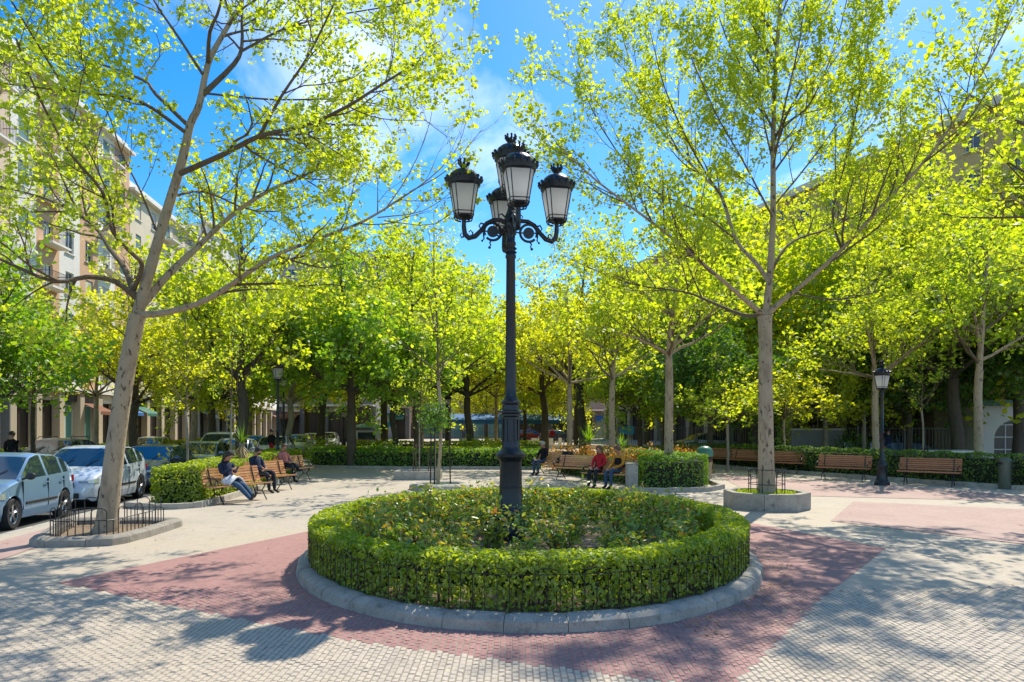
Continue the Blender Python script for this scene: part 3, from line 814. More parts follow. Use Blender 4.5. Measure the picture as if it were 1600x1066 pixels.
DESC = {'leaf_yel': 'yellow-green', 'leaf_lime': 'lime-green', 'leaf_lime2': 'fresh green', 'leaf_grn': 'mid green', 'leaf_dgr': 'dark green'}
rows_ = {}
for b in sorted(back): rows_.setdefault((b[3], b[1] < 45), []).append(b)
for (lf, nearq), bs_ in rows_.items():
    for i, b in enumerate(bs_):
        x, d, kd, _, bk, H = b
        where = 'behind the hedges' if nearq else 'far back'
        lab = f'{DESC[lf]} {"grey" if bk == "bark_grey" else "pale" if bk == "bark" else "dark"}-stemmed tree {where}, ' + (f'{ORD[i]} of that colour from the left' if len(bs_) > 1 else 'the only one of that colour')
        put_tree(kd, x, d, lab, lf, bk, H, rgb.uniform(0, 6), 'background trees ' + where, 'background_tree')

# ------------------------------------------------------------------ leafy masses: hedges and shrubs
def hedge_leaves(name, path, hw, h, dens, size, mat, rng, closed=False, z0=.03, bottom=1.0, tmpl=T_OVAL, wob=.03):
    """leaves over the skin of a clipped hedge whose centre line is path"""
    pts = [np.array(p, float) for p in path]
    if closed: pts = pts + [pts[0]]
    seg = [(pts[i], pts[i + 1]) for i in range(len(pts) - 1)]
    Ps, Ns = [], []
    ns = len(seg)
    for i, (a, b) in enumerate(seg):
        d = b - a; ln = np.linalg.norm(d); d /= ln; nrm = np.array([-d[1], d[0]])
        per = 2 * h + 2 * hw
        n = rng.poisson(ln * 1.15 * per * dens)
        s_ = (rng.random(n) * 1.15 - .075) * ln; u = rng.random(n) * per
        inn = np.abs(rng.normal(0, .045, n)) - .02
        off = np.where(u < h, -hw, np.where(u < h + 2 * hw, u - h - hw, hw))
        z = np.where(u < h, u, np.where(u < h + 2 * hw, h, per - u))
        side = np.where(u < h, -1, np.where(u < h + 2 * hw, 0, 1))
        z = np.where(side == 0, z - inn, z); off = np.where(side == 0, off, off - side * inn)
        # rounded shoulders
        ed = np.clip(1 - (hw - np.abs(off)) / .12, 0, 1) * (side == 0); z = z - .05 * ed ** 2
        P2 = a[None, :2] + d[None, :2] * s_[:, None] + nrm[None, :2] * off[:, None]
        wv = wob * (np.sin(P2[:, 0] * 2.3 + P2[:, 1] * 1.1) + np.sin(P2[:, 0] * 5.1 - P2[:, 1] * 3.7))
        z = z + wv * (z > h * .6)
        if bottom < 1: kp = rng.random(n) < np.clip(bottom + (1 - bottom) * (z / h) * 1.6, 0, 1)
        else: kp = np.ones(n, bool)
        N3 = np.stack([nrm[0] * side, nrm[1] * side, (side == 0) * 1.0], 1) * .9 + rng.normal(0, .55, (n, 3)) + np.array([0, 0, .25])
        Ps.append(np.stack([P2[:, 0], P2[:, 1], z + z0], 1)[kp]); Ns.append(N3[kp])
    if not closed:      # end faces
        for a, b in ((pts[0], pts[1]), (pts[-1], pts[-2])):
            d = (a - b); d /= np.linalg.norm(d); nrm = np.array([-d[1], d[0]])
            n = rng.poisson(2 * hw * h * dens)
            o = rng.uniform(-hw, hw, n); z = rng.uniform(0, h, n)
            P2 = a[None, :2] - d[None, :2] * (np.abs(rng.normal(0, .04, n)) - .02)[:, None] + nrm[None, :2] * o[:, None]
            Ps.append(np.stack([P2[:, 0], P2[:, 1], z + z0], 1)); Ns.append(np.stack([np.full(n, d[0]), np.full(n, d[1]), np.full(n, .2)], 1) * .9 + rng.normal(0, .5, (n, 3)))
    Pn = np.concatenate(Ps); Nn = np.concatenate(Ns)
    return leaf_mesh(name, Pn, Nn, rng.uniform(size[0], size[1], len(Pn)), tmpl, mat, rng)
def hedge_core(path, hw, h, mat, z0=.02, closed=False, inset=.15):  # solid dark box added inside the leaves to block the view through
    g = G(); pts = [Vector((p[0], p[1], 0)) for p in path]; n = len(pts)
    L_, R_ = [], []
    for i in range(n):
        a = pts[(i - 1) % n] if (closed or i > 0) else pts[i]
        b = pts[(i + 1) % n] if (closed or i < n - 1) else pts[i]
        d = (b - a).normalized(); nr = Vector((-d.y, d.x, 0))
        e = Vector((0, 0, 0))
        if not closed and i == 0: e = d * inset
        if not closed and i == n - 1: e = -d * inset
        L_.append(pts[i] + e + nr * (hw - inset)); R_.append(pts[i] + e - nr * (hw - inset))
    m = n if closed else n - 1
    H = h - inset
    vs = []
    for i in range(n):
        vs += [(L_[i].x, L_[i].y, z0), (L_[i].x, L_[i].y, H), (R_[i].x, R_[i].y, H), (R_[i].x, R_[i].y, z0)]
    fs = []
    for i in range(m):
        a, b = i * 4, ((i + 1) % n) * 4
        for k in range(3): fs.append((a + k, b + k, b + k + 1, a + k + 1))
    if not closed: fs += [(0, 1, 2, 3), (4 * n - 1, 4 * n - 2, 4 * n - 3, 4 * n - 4)]
    g.add(vs, fs)
    return g.mesh('dark_core', mat)
def hedge(label, path, hw, h, dens, size, mat, seed, group='clipped hedges', closed=False, name='hedge'):
    rng = np.random.default_rng(seed)
    t = thing(name, label, 'hedge', (0, 0, 0), 0, group)
    if not closed and len(path) > 2: path = [(p[0], p[1]) for p in smooth_path([(p[0], p[1], 0) for p in path], 5)]
    link('foliage', hedge_leaves('foliage', path, hw, h, dens, size, mat, rng, closed), t)
    link('dark_core', hedge_core(path, hw, h, M['leaf_core'], closed=closed), t)
    return t
hrng = np.random.default_rng(3)
# ring hedge of the oval bed
ring_t = thing('ring_hedge', 'clipped oval privet hedge enclosing the rose bed around the five-lantern lamp', 'hedge')
HW, HH = .20, .545
HA, HB = 3.20, 3.84        # outer half-axes of the ring hedge
def ell(a, b, n): return [(BX + a * math.cos(2 * PI * i / n), BY + b * math.sin(2 * PI * i / n)) for i in range(n)]
RP = ell(HA - HW, HB - HW, 72)
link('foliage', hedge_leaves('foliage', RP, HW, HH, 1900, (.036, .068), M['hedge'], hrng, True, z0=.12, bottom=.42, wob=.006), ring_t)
link('dark_core', hedge_core(RP, HW, HH + .10, M['leaf_core'], z0=.32, closed=True, inset=.13), ring_t)
g = G()
for i in range(420):
    a = hrng.uniform(0, 2 * PI); ra, rb = HA - HW, HB - HW
    k = hrng.uniform(-.12, .12)
    x, y = BX + (ra + k) * math.cos(a), BY + (rb + k) * math.sin(a)
    for _ in range(2):
        dx, dy = hrng.normal(0, .045, 2)
        g.tube([(x, y, .08), (x + dx * .4, y + dy * .4, .3), (x + dx, y + dy, .58)], [.009, .007, .004], 3, cap=False)
o = g.build('stem', M['twig'], ring_t); o['kind'] = 'stuff'
# ------------------------------------------------------------------ oval bed: kerb, soil, iron edging, roses
bedk = thing('stone_kerb', 'rounded grey granite kerb ring around the oval rose bed', 'kerb', (0, 0, 0))
def kerb_ring(parent, cx, cy, a, b, n, w, h, mat, gap=.006, prof_n=7, start=0.0, pn='kerb_stone', seed=2):
    rg = np.random.default_rng(seed)
    # equal arc lengths
    th = np.linspace(0, 2 * PI, 721); X = a * np.cos(th); Y = b * np.sin(th)
    s = np.concatenate([[0], np.cumsum(np.hypot(np.diff(X), np.diff(Y)))]); tot = s[-1]
    for i in range(n):
        s0, s1 = (i / n) * tot + gap / 2, ((i + 1) / n) * tot - gap / 2
        m = 7
        vs = []; fs = []
        jit = rg.normal(0, .004, 3)
        for k in range(m):
            t = np.interp((s0 + (s1 - s0) * k / (m - 1)) % tot, s, th)
            nx, ny = math.cos(t) / a, math.sin(t) / b; q = math.hypot(nx, ny); nx /= q; ny /= q
            px, py = cx + a * math.cos(t) + jit[0] * nx, cy + b * math.sin(t) + jit[0] * ny
            endk = .012 if k in (0, m - 1) else 0.0
            for j in range(prof_n):
                u = j / (prof_n - 1)
                ang_ = PI * u
                off = -w / 2 + (w / 2 - endk * .6) * math.cos(ang_)
                z = (h - endk + jit[1]) * (math.sin(ang_) ** .55) if 0 < j < prof_n - 1 else -.02
                vs.append((px + nx * off, py + ny * off, z))
        for k in range(m - 1):
            for j in range(prof_n - 1):
                fs.append((k * prof_n + j, k * prof_n + j + 1, (k + 1) * prof_n + j + 1, (k + 1) * prof_n + j))
        fs.append(tuple(range(prof_n))); fs.append(tuple((m - 1) * prof_n + j for j in range(prof_n - 1, -1, -1)))
        g = G(); g.add(vs, fs)
        g.build(pn, mat, parent, smooth=True)
kerb_ring(bedk, BX, BY, BA, BB, 38, .32, .16, M['granite'])
g = G()
n = 64; rings = [1.0, .8, .6, .4, .2]
vs = [(BX, BY, .24)]
rg = np.random.default_rng(8)
ra, rb = BA - .28, BB - .28
for rr in rings:
    for i in range(n):
        a = 2 * PI * i / n
        vs.append((BX + ra * rr * math.cos(a), BY + rb * rr * math.sin(a), .09 + .13 * (1 - rr) + rg.normal(0, .012 * (rr < 1))))
fs = []
for k in range(len(rings) - 1):
    for i in range(n):
        j = (i + 1) % n
        fs.append((1 + k * n + i, 1 + k * n + j, 1 + (k + 1) * n + j, 1 + (k + 1) * n + i))
for i in range(n): fs.append((0, 1 + (len(rings) - 1) * n + i, 1 + (len(rings) - 1) * n + (i + 1) % n))
g.add(vs, fs); o = g.build('bed_soil', M['soil'], smooth=True); o['kind'] = 'structure'

# low iron edging: upright bars with a top rail, slightly hooped
def hoop_fence(name, label, pts_closed, nbars, h, z0, mat, group=None, rail=.72, th=.007, hoop=True):
    t = thing(name, label, 'fence', (0, 0, 0), 0, group)
    P_ = [np.array(p, float) for p in pts_closed]; P_.append(P_[0])
    seg = np.array([np.linalg.norm(P_[i + 1] - P_[i]) for i in range(len(P_) - 1)]); cum = np.concatenate([[0], np.cumsum(seg)]); tot = cum[-1]
    xs = np.array([p[0] for p in P_]); ys = np.array([p[1] for p in P_])
    at = lambda s: (float(np.interp(s % tot, cum, xs)), float(np.interp(s % tot, cum, ys)))
    hr = h * rail
    g = G(); g.tube([(0, 0, 0), (0, 0, hr)], th, 5); me = g.mesh('bar', mat)
    g = G(); g.tube([(0, 0, 0), (0, 0, h * .86)], th, 5); me2 = g.mesh('bar', mat)
    stepb = tot / nbars
    for i in range(nbars):
        x, y = at(i * stepb)
        link('bar', me2 if (hoop and i % 2 == 0) else me, t, (x, y, z0))
    if hoop:
        for i in range(0, nbars, 4):           # hoops join every other bar
            a = at(i * stepb); b = at((i + 2) * stepb)
            pts = []
            for k in range(9):
                u = k / 8; an = PI * u
                pts.append((a[0] + (b[0] - a[0]) * (.5 - .5 * math.cos(an)), a[1] + (b[1] - a[1]) * (.5 - .5 * math.cos(an)), z0 + h * .86 + h * .14 * math.sin(an)))
            g = G(); g.tube(pts, th, 5); g.build('hoop', mat, t)
    for zz in (hr,):
        g = G(); nn = max(24, int(tot / .12))
        g.tube([(*at(tot * i / nn), z0 + zz) for i in range(nn + 1)], th * .9, 5); g.build('rail', mat, t)
    return t
FP = [(BX + (HA + .02) * math.cos(a), BY + (HB + .03) * math.sin(a)) for a in np.linspace(0, 2 * PI, 120, endpoint=False)]
hoop_fence('iron_edging', 'low rusty iron bar edging pressed against the outside of the oval hedge', FP, 176, .44, .12, M['iron_rust'], hoop=True, rail=.86, th=.0048)

# rose bushes in rows inside the ring
rose_kinds = []
for k in range(5):
    rg = np.random.default_rng(40 + k)
    g = G(); Lp = []; Lr = []
    for s_ in range(rg.integers(9, 13)):
        a = rg.uniform(0, 2 * PI); ln = rg.uniform(.35, .62); sp = rg.uniform(.1, .5)
        p = np.array([.03 * math.cos(a), .03 * math.sin(a), 0.0]); d = np.array([math.cos(a) * sp, math.sin(a) * sp, 1.0])
        pts = [p]
        for i in range(6):
            d = d + rg.normal(0, .14, 3); d /= np.linalg.norm(d)
            pts.append(pts[-1] + d * ln / 6)
            if i > 0:
                for _ in range(rg.integers(5, 10)):
                    q = pts[-1] + rg.normal(0, .055, 3)
                    (Lr if (i >= 4 and rg.random() < .30) else Lp).append(q)
        g.tube(pts, [.008, .007, .006, .005, .004, .003, .002], 4, cap=False)
    rose_kinds.append((g.mesh('stems', M['twig']), Lp, Lr, rg))
rose_meshes = []
for st, Lp, Lr, rg in rose_kinds:
    def lm(L_, mat, nm):
        n = len(L_); N_ = rg.normal(0, .6, (n, 3)) + (0, 0, .8)
        return leaf_mesh(nm, L_, N_, rg.uniform(.04, .085, n), T_OVAL, mat, rg)
    rose_meshes.append((st, lm(Lp, M['rose'], 'leaves'), lm(Lr, M['rose_red'], 'young_shoots')))
rg = np.random.default_rng(12)
rownames = ['frontmost row', 'second row from the front', 'third row from the front', 'fourth row from the front', 'row level with the lamp', 'row just behind the lamp', 'second row behind the lamp', 'third row behind the lamp', 'rearmost row']
rowy = np.linspace(BY - 2.85, BY + 3.0, 9)
SIDE = lambda u: 'at its left end' if u == 0 else None
for r_, yr in enumerate(rowy):
    hw_ = (BA - 1.0) * math.sqrt(max(0, 1 - ((yr - BY) / (BB - .95)) ** 2))
    cnt = max(2, int(hw_ * 2 / .62))
    xs_ = np.linspace(-hw_, hw_, cnt)
    k = 0
    for xo in xs_:
        x = BX + xo + rg.normal(0, .08); y = yr + rg.normal(0, .10)
        if math.hypot(x + .02, y - 10.7) < .42: continue
        if rg.random() < .06: continue
        s = rg.uniform(.95, 1.3)
        st, lv, sh = rose_meshes[rg.integers(0, 5)]
        t = thing('rose_bush', f'leafy rose bush in the oval bed, {rownames[r_]}, {ORD[k]} from the left', 'rose bush', (x, y, .13 + .09 * (1 - ((y - BY) / BB) ** 2)), rg.uniform(0, 6), 'rose bushes in the oval bed')
        t.scale = (s * 1.05, s * 1.05, s * rg.uniform(.85, 1.1))
        link('stems', st, t); link('leaves', lv, t)['kind'] = 'stuff'; link('young_shoots', sh, t)['kind'] = 'stuff'
        k += 1

# ------------------------------------------------------------------ lanterns
m, nt, N, L, bs = new_mat('milky_lantern_glass')
bs.inputs['Base Color'].default_value = (.86, .86, .88, 1)
bs.inputs['Roughness'].default_value = .25
bs.inputs['Transmission Weight'].default_value = .0
bs.inputs['Subsurface Weight'].default_value = 0
bs.inputs['Subsurface Radius'].default_value = (.1, .1, .1)
M['milk'] = m
tr_ = N.new('ShaderNodeBsdfTranslucent'); tr_.inputs['Color'].default_value = (.97, .97, .97, 1)
mx = N.new('ShaderNodeMixShader'); mx.inputs[0].default_value = .85
L.new(bs.outputs[0], mx.inputs[1]); L.new(tr_.outputs[0], mx.inputs[2]); L.new(mx.outputs[0], N['Material Output'].inputs['Surface'])
def oct_(w, c=.30):
    """square of half-width w with chamfered corners"""
    a = w * (1 - c)
    return [(w, -a), (w, a), (a, w), (-a, w), (-w, a), (-w, -a), (-a, -w), (a, -w)]
def make_lantern_parts(root, z0, s=1.0, label=None, rz=0.0):
    """glass bottom at z0; glass .46 high, overall .86"""
    iron = M['lamp_iron']
    def zz(z): return z0 + z * s
    holder = G()
    holder.lathe([(.03 * s, zz(-.10)), (.035 * s, zz(-.06)), (.10 * s, zz(-.03)), (.14 * s, zz(-.012)), (.14 * s, zz(.0))], 12)
    for i in range(8):
        x, y = oct_(.118 * s)[i]
        holder.tube([(x * .5, y * .5, zz(-.07)), (x * 1.05, y * 1.05, zz(-.045)), (x * 1.22, y * 1.22, zz(.005)), (x * 1.15, y * 1.15, zz(.04))], [.012 * s, .012 * s, .010 * s, .004 * s], 5)
    lan = thing_part('lantern', root, holder, iron)
    # glass
    g = G()
    lo, hi = oct_(.132 * s), oct_(.205 * s)
    vs = [(x, y, zz(.0)) for x, y in lo] + [(x, y, zz(.455)) for x, y in hi]
    fs = [(i, (i + 1) % 8, 8 + (i + 1) % 8, 8 + i) for i in range(8)] + [tuple(range(7, -1, -1))]
    g.add(vs, fs); g.build('glass', M['milk'], lan)
    g = G()
    for i in range(8):
        g.tube([(lo[i][0] * 1.02, lo[i][1] * 1.02, zz(-.005)), (hi[i][0] * 1.02, hi[i][1] * 1.02, zz(.46))], .0085 * s, 5)
    for f, z in ((.132, .004), (.142, .05), (.205, .45)):
        o_ = oct_(f * 1.03 * s); g.tube([(x, y, zz(z)) for x, y in o_ + [o_[0]]], .008 * s, 5)
    g.build('frame', iron, lan)
    # crown band and domed roof
    g = G()
    g.lathe([(.20 * s, zz(.45)), (.235 * s, zz(.455)), (.255 * s, zz(.47)), (.262 * s, zz(.50)), (.275 * s, zz(.545)), (.262 * s, zz(.545)), (.24 * s, zz(.555)), (.232 * s, zz(.60)), (.205 * s, zz(.65)), (.16 * s, zz(.69)), (.10 * s, zz(.715)), (.055 * s, zz(.722)),
             (.045 * s, zz(.715)), (.06 * s, zz(.73)), (.045 * s, zz(.745)), (.05 * s, zz(.76)), (.068 * s, zz(.785)), (.055 * s, zz(.79))], 16, cap=True)
    g.build('roof', iron, lan, smooth=True)
    g = G()
    for i in range(16):
        a = 2 * PI * i / 16; c_, s_ = math.cos(a), math.sin(a)
        r0 = .265 * s
        g.tube([(r0 * c_, r0 * s_, zz(.53)), ((r0 + .012 * s) * c_, (r0 + .012 * s) * s_, zz(.562))], [.026 * s, .02 * s], 5)
        g.sphere(((r0 + .016 * s) * c_, (r0 + .016 * s) * s_, zz(.572)), .027 * s, 6, 4)
    o = g.build('crenellation', iron, lan); o['kind'] = 'stuff'
    g = G()
    for i in range(8):
        a = 2 * PI * i / 8; c_, s_ = math.cos(a), math.sin(a)
        g.tube([(.055 * s * c_, .055 * s * s_, zz(.78)), (.085 * s * c_, .085 * s * s_, zz(.825)), (.080 * s * c_, .080 * s * s_, zz(.85))], [.018 * s, .018 * s, .012 * s], 5)
        g.sphere((.083 * s * c_, .083 * s * s_, zz(.86)), .019 * s, 6, 4)
    g.tube([(0, 0, zz(.78)), (0, 0, zz(.83))], .012 * s, 6)
    g.build('finial', iron, lan)
    return lan
def thing_part(name, root, geo, mat):
    return geo.build(name, mat, root, smooth=True)

# --- the five-lantern lamp in the oval bed
LX, LY = -.02, 10.7
lamp = thing('street_lamp', 'tall ornate black lamp post with five white lanterns in the middle of the rose bed', 'street lamp', (LX, LY, .18))
zb = .18
post = G()
prof = [(.36, -.05), (.36, .32), (.30, .34), (.29, .40), (.25, .46), (.235, .56), (.255, .60), (.25, .64), (.20, .70), (.185, .74), (.178, 1.02), (.185, 1.025), (.185, 1.045), (.178, 1.05), (.172, 1.42), (.18, 1.45), (.235, 1.50), (.24, 1.545), (.20, 1.58), (.155, 1.62),
        (.14, 1.66), (.145, 1.70), (.135, 1.73), (.13, 2.12), (.15, 2.14), (.15, 2.17), (.20, 2.19), (.20, 2.215), (.14, 2.23), (.135, 2.31), (.15, 2.33), (.15, 2.36), (.12, 2.39), (.092, 2.46), (.088, 2.6), (.070, 4.60), (.085, 4.62), (.085, 4.65), (.070, 4.68),
        (.068, 4.80), (.082, 4.82), (.082, 4.85), (.066, 4.88), (.075, 5.0), (.10, 5.05), (.105, 5.22), (.09, 5.28), (.06, 5.34), (.045, 5.40), (.04, 5.58)]
post.lathe([(r, z - zb) for r, z in prof], 20)
pst = post.build('post', M['lamp_iron'], lamp, smooth=True)
g = G()
for zr in (4.70, 4.76):
    for i in range(10):
        a = 2 * PI * i / 10
        g.sphere((.082 * math.cos(a), .082 * math.sin(a), zr - zb), .016, 6, 4)
for zr, r in ((5.08, .11), (5.18, .11)):
    for i in range(8):
        a = 2 * PI * (i + .5) / 8
        g.sphere((r * math.cos(a), r * math.sin(a), zr - zb), .026, 6, 4)
for i in range(12):      # raised panels on the drum
    a = 2 * PI * i / 12
    g.box((.137 * math.cos(a), .137 * math.sin(a), 1.92 - zb), (.012, .035, .34), a)
o = g.build('ornament', M['lamp_iron'], lamp); o['kind'] = 'stuff'
ARM = .735
th0 = R(9)
for k in range(4):
    a = th0 + k * PI / 2 - PI / 2
    arm = thing_arm = G()
    def ap(r, z): return (r, 0, z - zb)
    # main bracket sweeping out and up
    arm.tube([ap(.08, 5.16), ap(.16, 5.20), ap(.27, 5.20), ap(.38, 5.14), ap(.47, 5.02), ap(.56, 4.93), ap(.66, 4.90), ap(.72, 4.96), ap(.735, 5.06), ap(.735, 5.14)], [.04, .036, .034, .034, .036, .04, .042, .042, .038, .034], 8)
    # ring with disc
    c0 = (.285, 5.015); rad_ = .135
    ring = [ap(c0[0] + rad_ * math.cos(u), c0[1] + rad_ * math.sin(u)) for u in np.linspace(-PI * .15, PI * 1.75, 22)]
    arm.tube(ring, .021, 6)
    for k2 in range(20):
        u0 = 2 * PI * k2 / 20; u1 = 2 * PI * (k2 + 1) / 20
        pass
    dv = [ap(c0[0], c0[1])]
    disc = []
    for sgn in (-.014, .014):
        for u in range(18):
            disc.append((c0[0] + .088 * math.cos(2 * PI * u / 18), sgn, c0[1] + .088 * math.sin(2 * PI * u / 18) - zb))
    arm.add(disc, [tuple(range(17, -1, -1)), tuple(range(18, 36))] + [(i, (i + 1) % 18, 18 + (i + 1) % 18, 18 + i) for i in range(18)])
    arm.tube([ap(c0[0] - .088, c0[1]), ap(.08, 5.02)], .014, 5); arm.tube([ap(c0[0] + .085, c0[1]), ap(c0[0] + .135, c0[1] + .01)], .012, 5)
    # scrolls
    arm.tube([ap(.40, 5.12), ap(.47, 5.14), ap(.50, 5.09), ap(.47, 5.05), ap(.44, 5.07)], [.016, .014, .012, .010, .008], 5)
    arm.tube([ap(.42, 5.06), ap(.43, 4.97), ap(.42, 4.90), ap(.445, 4.87)], [.014, .012, .012, .008], 5); arm.sphere(ap(.45, 4.865), .018, 6, 4)
    arm.tube([ap(.30, 4.885), ap(.33, 4.84), ap(.315, 4.80), ap(.335, 4.775)], [.014, .013, .011, .008], 5); arm.sphere(ap(.335, 4.765), .024, 6, 4)
    arm.tube([ap(.60, 4.93), ap(.60, 4.99), ap(.63, 5.02), ap(.66, 4.99)], [.014, .012, .010, .008], 5)
    arm.tube([ap(.72, 4.93), ap(.77, 4.90), ap(.79, 4.94), ap(.77, 4.97)], [.014, .012, .010, .007], 5)
    arm.tube([ap(.09, 5.25), ap(.14, 5.30), ap(.19, 5.28), ap(.18, 5.24)], [.014, .012, .010, .007], 5)
    ao = arm.build('arm', M['lamp_iron'], lamp, smooth=True); ao.rotation_euler = (0, 0, a)
    ln = make_lantern_parts(lamp, 0.0, 1.0)
    ln.location = (ARM * math.cos(a), ARM * math.sin(a), 5.235 - zb); ln.rotation_euler = (0, 0, a)
ln = make_lantern_parts(lamp, 0.0, 1.0); ln.location = (0, 0, 5.665 - zb); ln.rotation_euler = (0, 0, th0)

# --- single-lantern lamp posts of the square
def park_lamp(label, x, d, ztop, z=0.0):
    t = thing('street_lamp', label, 'street lamp', ((x - 800) * d / F, d, z), 0, 'single-lantern lamp posts')
    s = 1.0
    H = ztop - .79
    g = G()
    g.lathe([(.24, 0), (.24, .10), (.19, .14), (.165, .22), (.15, .60), (.165, .64), (.16, .70), (.11, .78), (.085, .86), (.09, .95), (.07, 1.0), (.058, 1.1), (.06, 1.7), (.08, 1.73), (.08, 1.77), (.056, 1.8), (.05, H - .25), (.06, H - .22), (.06, H - .18), (.04, H - .15), (.045, H - .06), (.03, H)], 14)
    g.build('post', M['lamp_iron'], t, smooth=True)
    ln = make_lantern_parts(t, 0.0, .93); ln.location = (0, 0, H); ln.rotation_euler = (0, 0, .5)
    return t
park_lamp('black single-lantern lamp post in front of the right hedge between two benches', 1378, 22.6, 4.0)
park_lamp('black single-lantern lamp post beside the row of benches on the left', 434, 27.0, 4.6)
park_lamp('farther lamp post half hidden behind the lamp post at the left benches', 443, 32.5, 4.6)
park_lamp('small distant lamp post seen just left of the big lamp, above the hedge', 700, 46, 4.1)
park_lamp('distant lamp post hidden behind the spotted trunk in the hedge', 1041, 38, 4.8)
park_lamp('small distant lamp post left of the green tree on the lawn', 537, 50, 3.3)
# ------------------------------------------------------------------ tree pit at the left with hooped fence
PIT = [(-7.95, 11.6), (-7.75, 11.25), (-6.85, 11.35), (-6.62, 11.6), (-6.62, 13.2), (-6.85, 13.6), (-8.3, 13.5), (-8.6, 13.2)]
def round_poly(poly, n=4):
    pts = [np.array((p[0], p[1], 0.0)) for p in poly]
    q = [pts[-1]] + pts + [pts[0], pts[1]]
    out = []
    for i in range(1, len(q) - 2):
        for k in range(n):
            t = k / n; a, b, c, d = q[i - 1], q[i], q[i + 1], q[i + 2]
            out.append(.5 * ((2 * b) + (-a + c) * t + (2 * a - 5 * b + 4 * c - d) * t * t + (-a + 3 * b - 3 * c + d) * t ** 3))
    return [(p[0], p[1]) for p in out]
def path_kerb(t, poly, n, w, h, mat, closed=True, pn='kerb_stone', seed=3, square=False):
    rg = np.random.default_rng(seed)
    P_ = [np.array(p, float) for p in poly]
    if closed: P_.append(P_[0])
    seg = np.array([np.linalg.norm(P_[i + 1] - P_[i]) for i in range(len(P_) - 1)]); cum = np.concatenate([[0], np.cumsum(seg)]); tot = cum[-1]
    xs = np.array([p[0] for p in P_]); ys = np.array([p[1] for p in P_])
    def at(s):
        s = s % tot if closed else min(max(s, 0), tot)
        return np.array((np.interp(s, cum, xs), np.interp(s, cum, ys)))
    pnr = 4 if square else 7
    for i in range(n):
        s0, s1 = i / n * tot + .004, (i + 1) / n * tot - .004
        m = 6; vs = []; fs = []; dz = rg.normal(0, .004)
        for k in range(m):
            s = s0 + (s1 - s0) * k / (m - 1); p = at(s)
            e = .03; d = at(s + e) - at(s - e) if closed else at(min(s + e, tot)) - at(max(s - e, 0)); d /= np.linalg.norm(d) + 1e-9
            nr = np.array((d[1], -d[0])); ek = .010 if k in (0, m - 1) else 0
            for j in range(pnr):
                if square: off, z = [(-w / 2, -.02), (-w / 2 + .012, h + dz - ek), (w / 2 - .012, h + dz - ek), (w / 2, -.02)][j]
                else:
                    an = PI * j / (pnr - 1); off = (w / 2) * math.cos(an); z = (h - ek + dz) * math.sin(an) ** .55 if 0 < j < pnr - 1 else -.02
                vs.append((p[0] + nr[0] * off, p[1] + nr[1] * off, z))
        for k in range(m - 1):
            for j in range(pnr - 1): fs.append((k * pnr + j, k * pnr + j + 1, (k + 1) * pnr + j + 1, (k + 1) * pnr + j))
        fs.append(tuple(range(pnr))); fs.append(tuple((m - 1) * pnr + j for j in range(pnr - 1, -1, -1)))
        g = G(); g.add(vs, fs); g.build(pn, mat, t, smooth=not square)
pitr = round_poly(PIT)
t = thing('tree_pit', 'rounded stone kerb framing the earth round the big leaning trunk on the left', 'tree pit')
path_kerb(t, pitr, 13, .28, .17, M['granite_dark'])
g = G(); g.add([(p[0], p[1], .05) for p in pitr], [tuple(range(len(pitr)))]); g.build('earth', M['soil'], t)
cx_, cy_ = -7.4, 12.4
inner = [(cx_ + (p[0] - cx_) * .80, cy_ + (p[1] - cy_) * .84) for p in pitr]
hoop_fence('hooped_fence', 'little black hooped iron fence round the foot of the leaning plane tree', inner, 52, .54, .05, M['iron'], rail=.62, th=.009)

# ------------------------------------------------------------------ octagonal granite planter
t = thing('stone_planter', 'low eight-sided grey granite planter holding the straight plane tree', 'planter', (6.16, 16.55, 0), R(0))
PRX, PRY, PH = 1.0, 1.0, .40
oc = [(PRX * math.cos(a), PRY * math.sin(a)) for a in [R(-90 + 22.5 + 45 * i) for i in range(8)]]
for i in range(8):
    a, b = Vector((*oc[i], 0)), Vector((*oc[(i + 1) % 8], 0))
    ai, bi = a * .82, b * .82
    sh = (b - a).normalized() * .003
    a, b = a + sh, b - sh; ai, bi = ai + sh, bi - sh
    g = G()
    vs = [(a.x, a.y, -.02), (b.x, b.y, -.02), (bi.x, bi.y, -.02), (ai.x, ai.y, -.02), (a.x, a.y, PH), (b.x, b.y, PH), (bi.x, bi.y, PH), (ai.x, ai.y, PH)]
    g.add(vs, [(0, 3, 2, 1), (4, 5, 6, 7), (0, 1, 5, 4), (1, 2, 6, 5), (2, 3, 7, 6), (3, 0, 4, 7)])
    g.build('stone_slab', M['granite'], t, bevel=.012)
g = G(); g.add([(x * .84, y * .84, .33) for x, y in oc], [tuple(range(8))]); g.build('earth', M['lawn'], t)
rg = np.random.default_rng(9); n = 900
a = rg.uniform(0, 2 * PI, n); r = np.sqrt(rg.random(n)) * .76
Pn = np.stack([r * np.cos(a), r * np.sin(a), .34 + rg.random(n) * .05], 1)
o = link('grass', leaf_mesh('grass', Pn, rg.normal(0, 1, (n, 3)) * (1, 1, .3), rg.uniform(.03, .07, n), T_DIAMOND, M['hedge'], rg), t); o['kind'] = 'stuff'
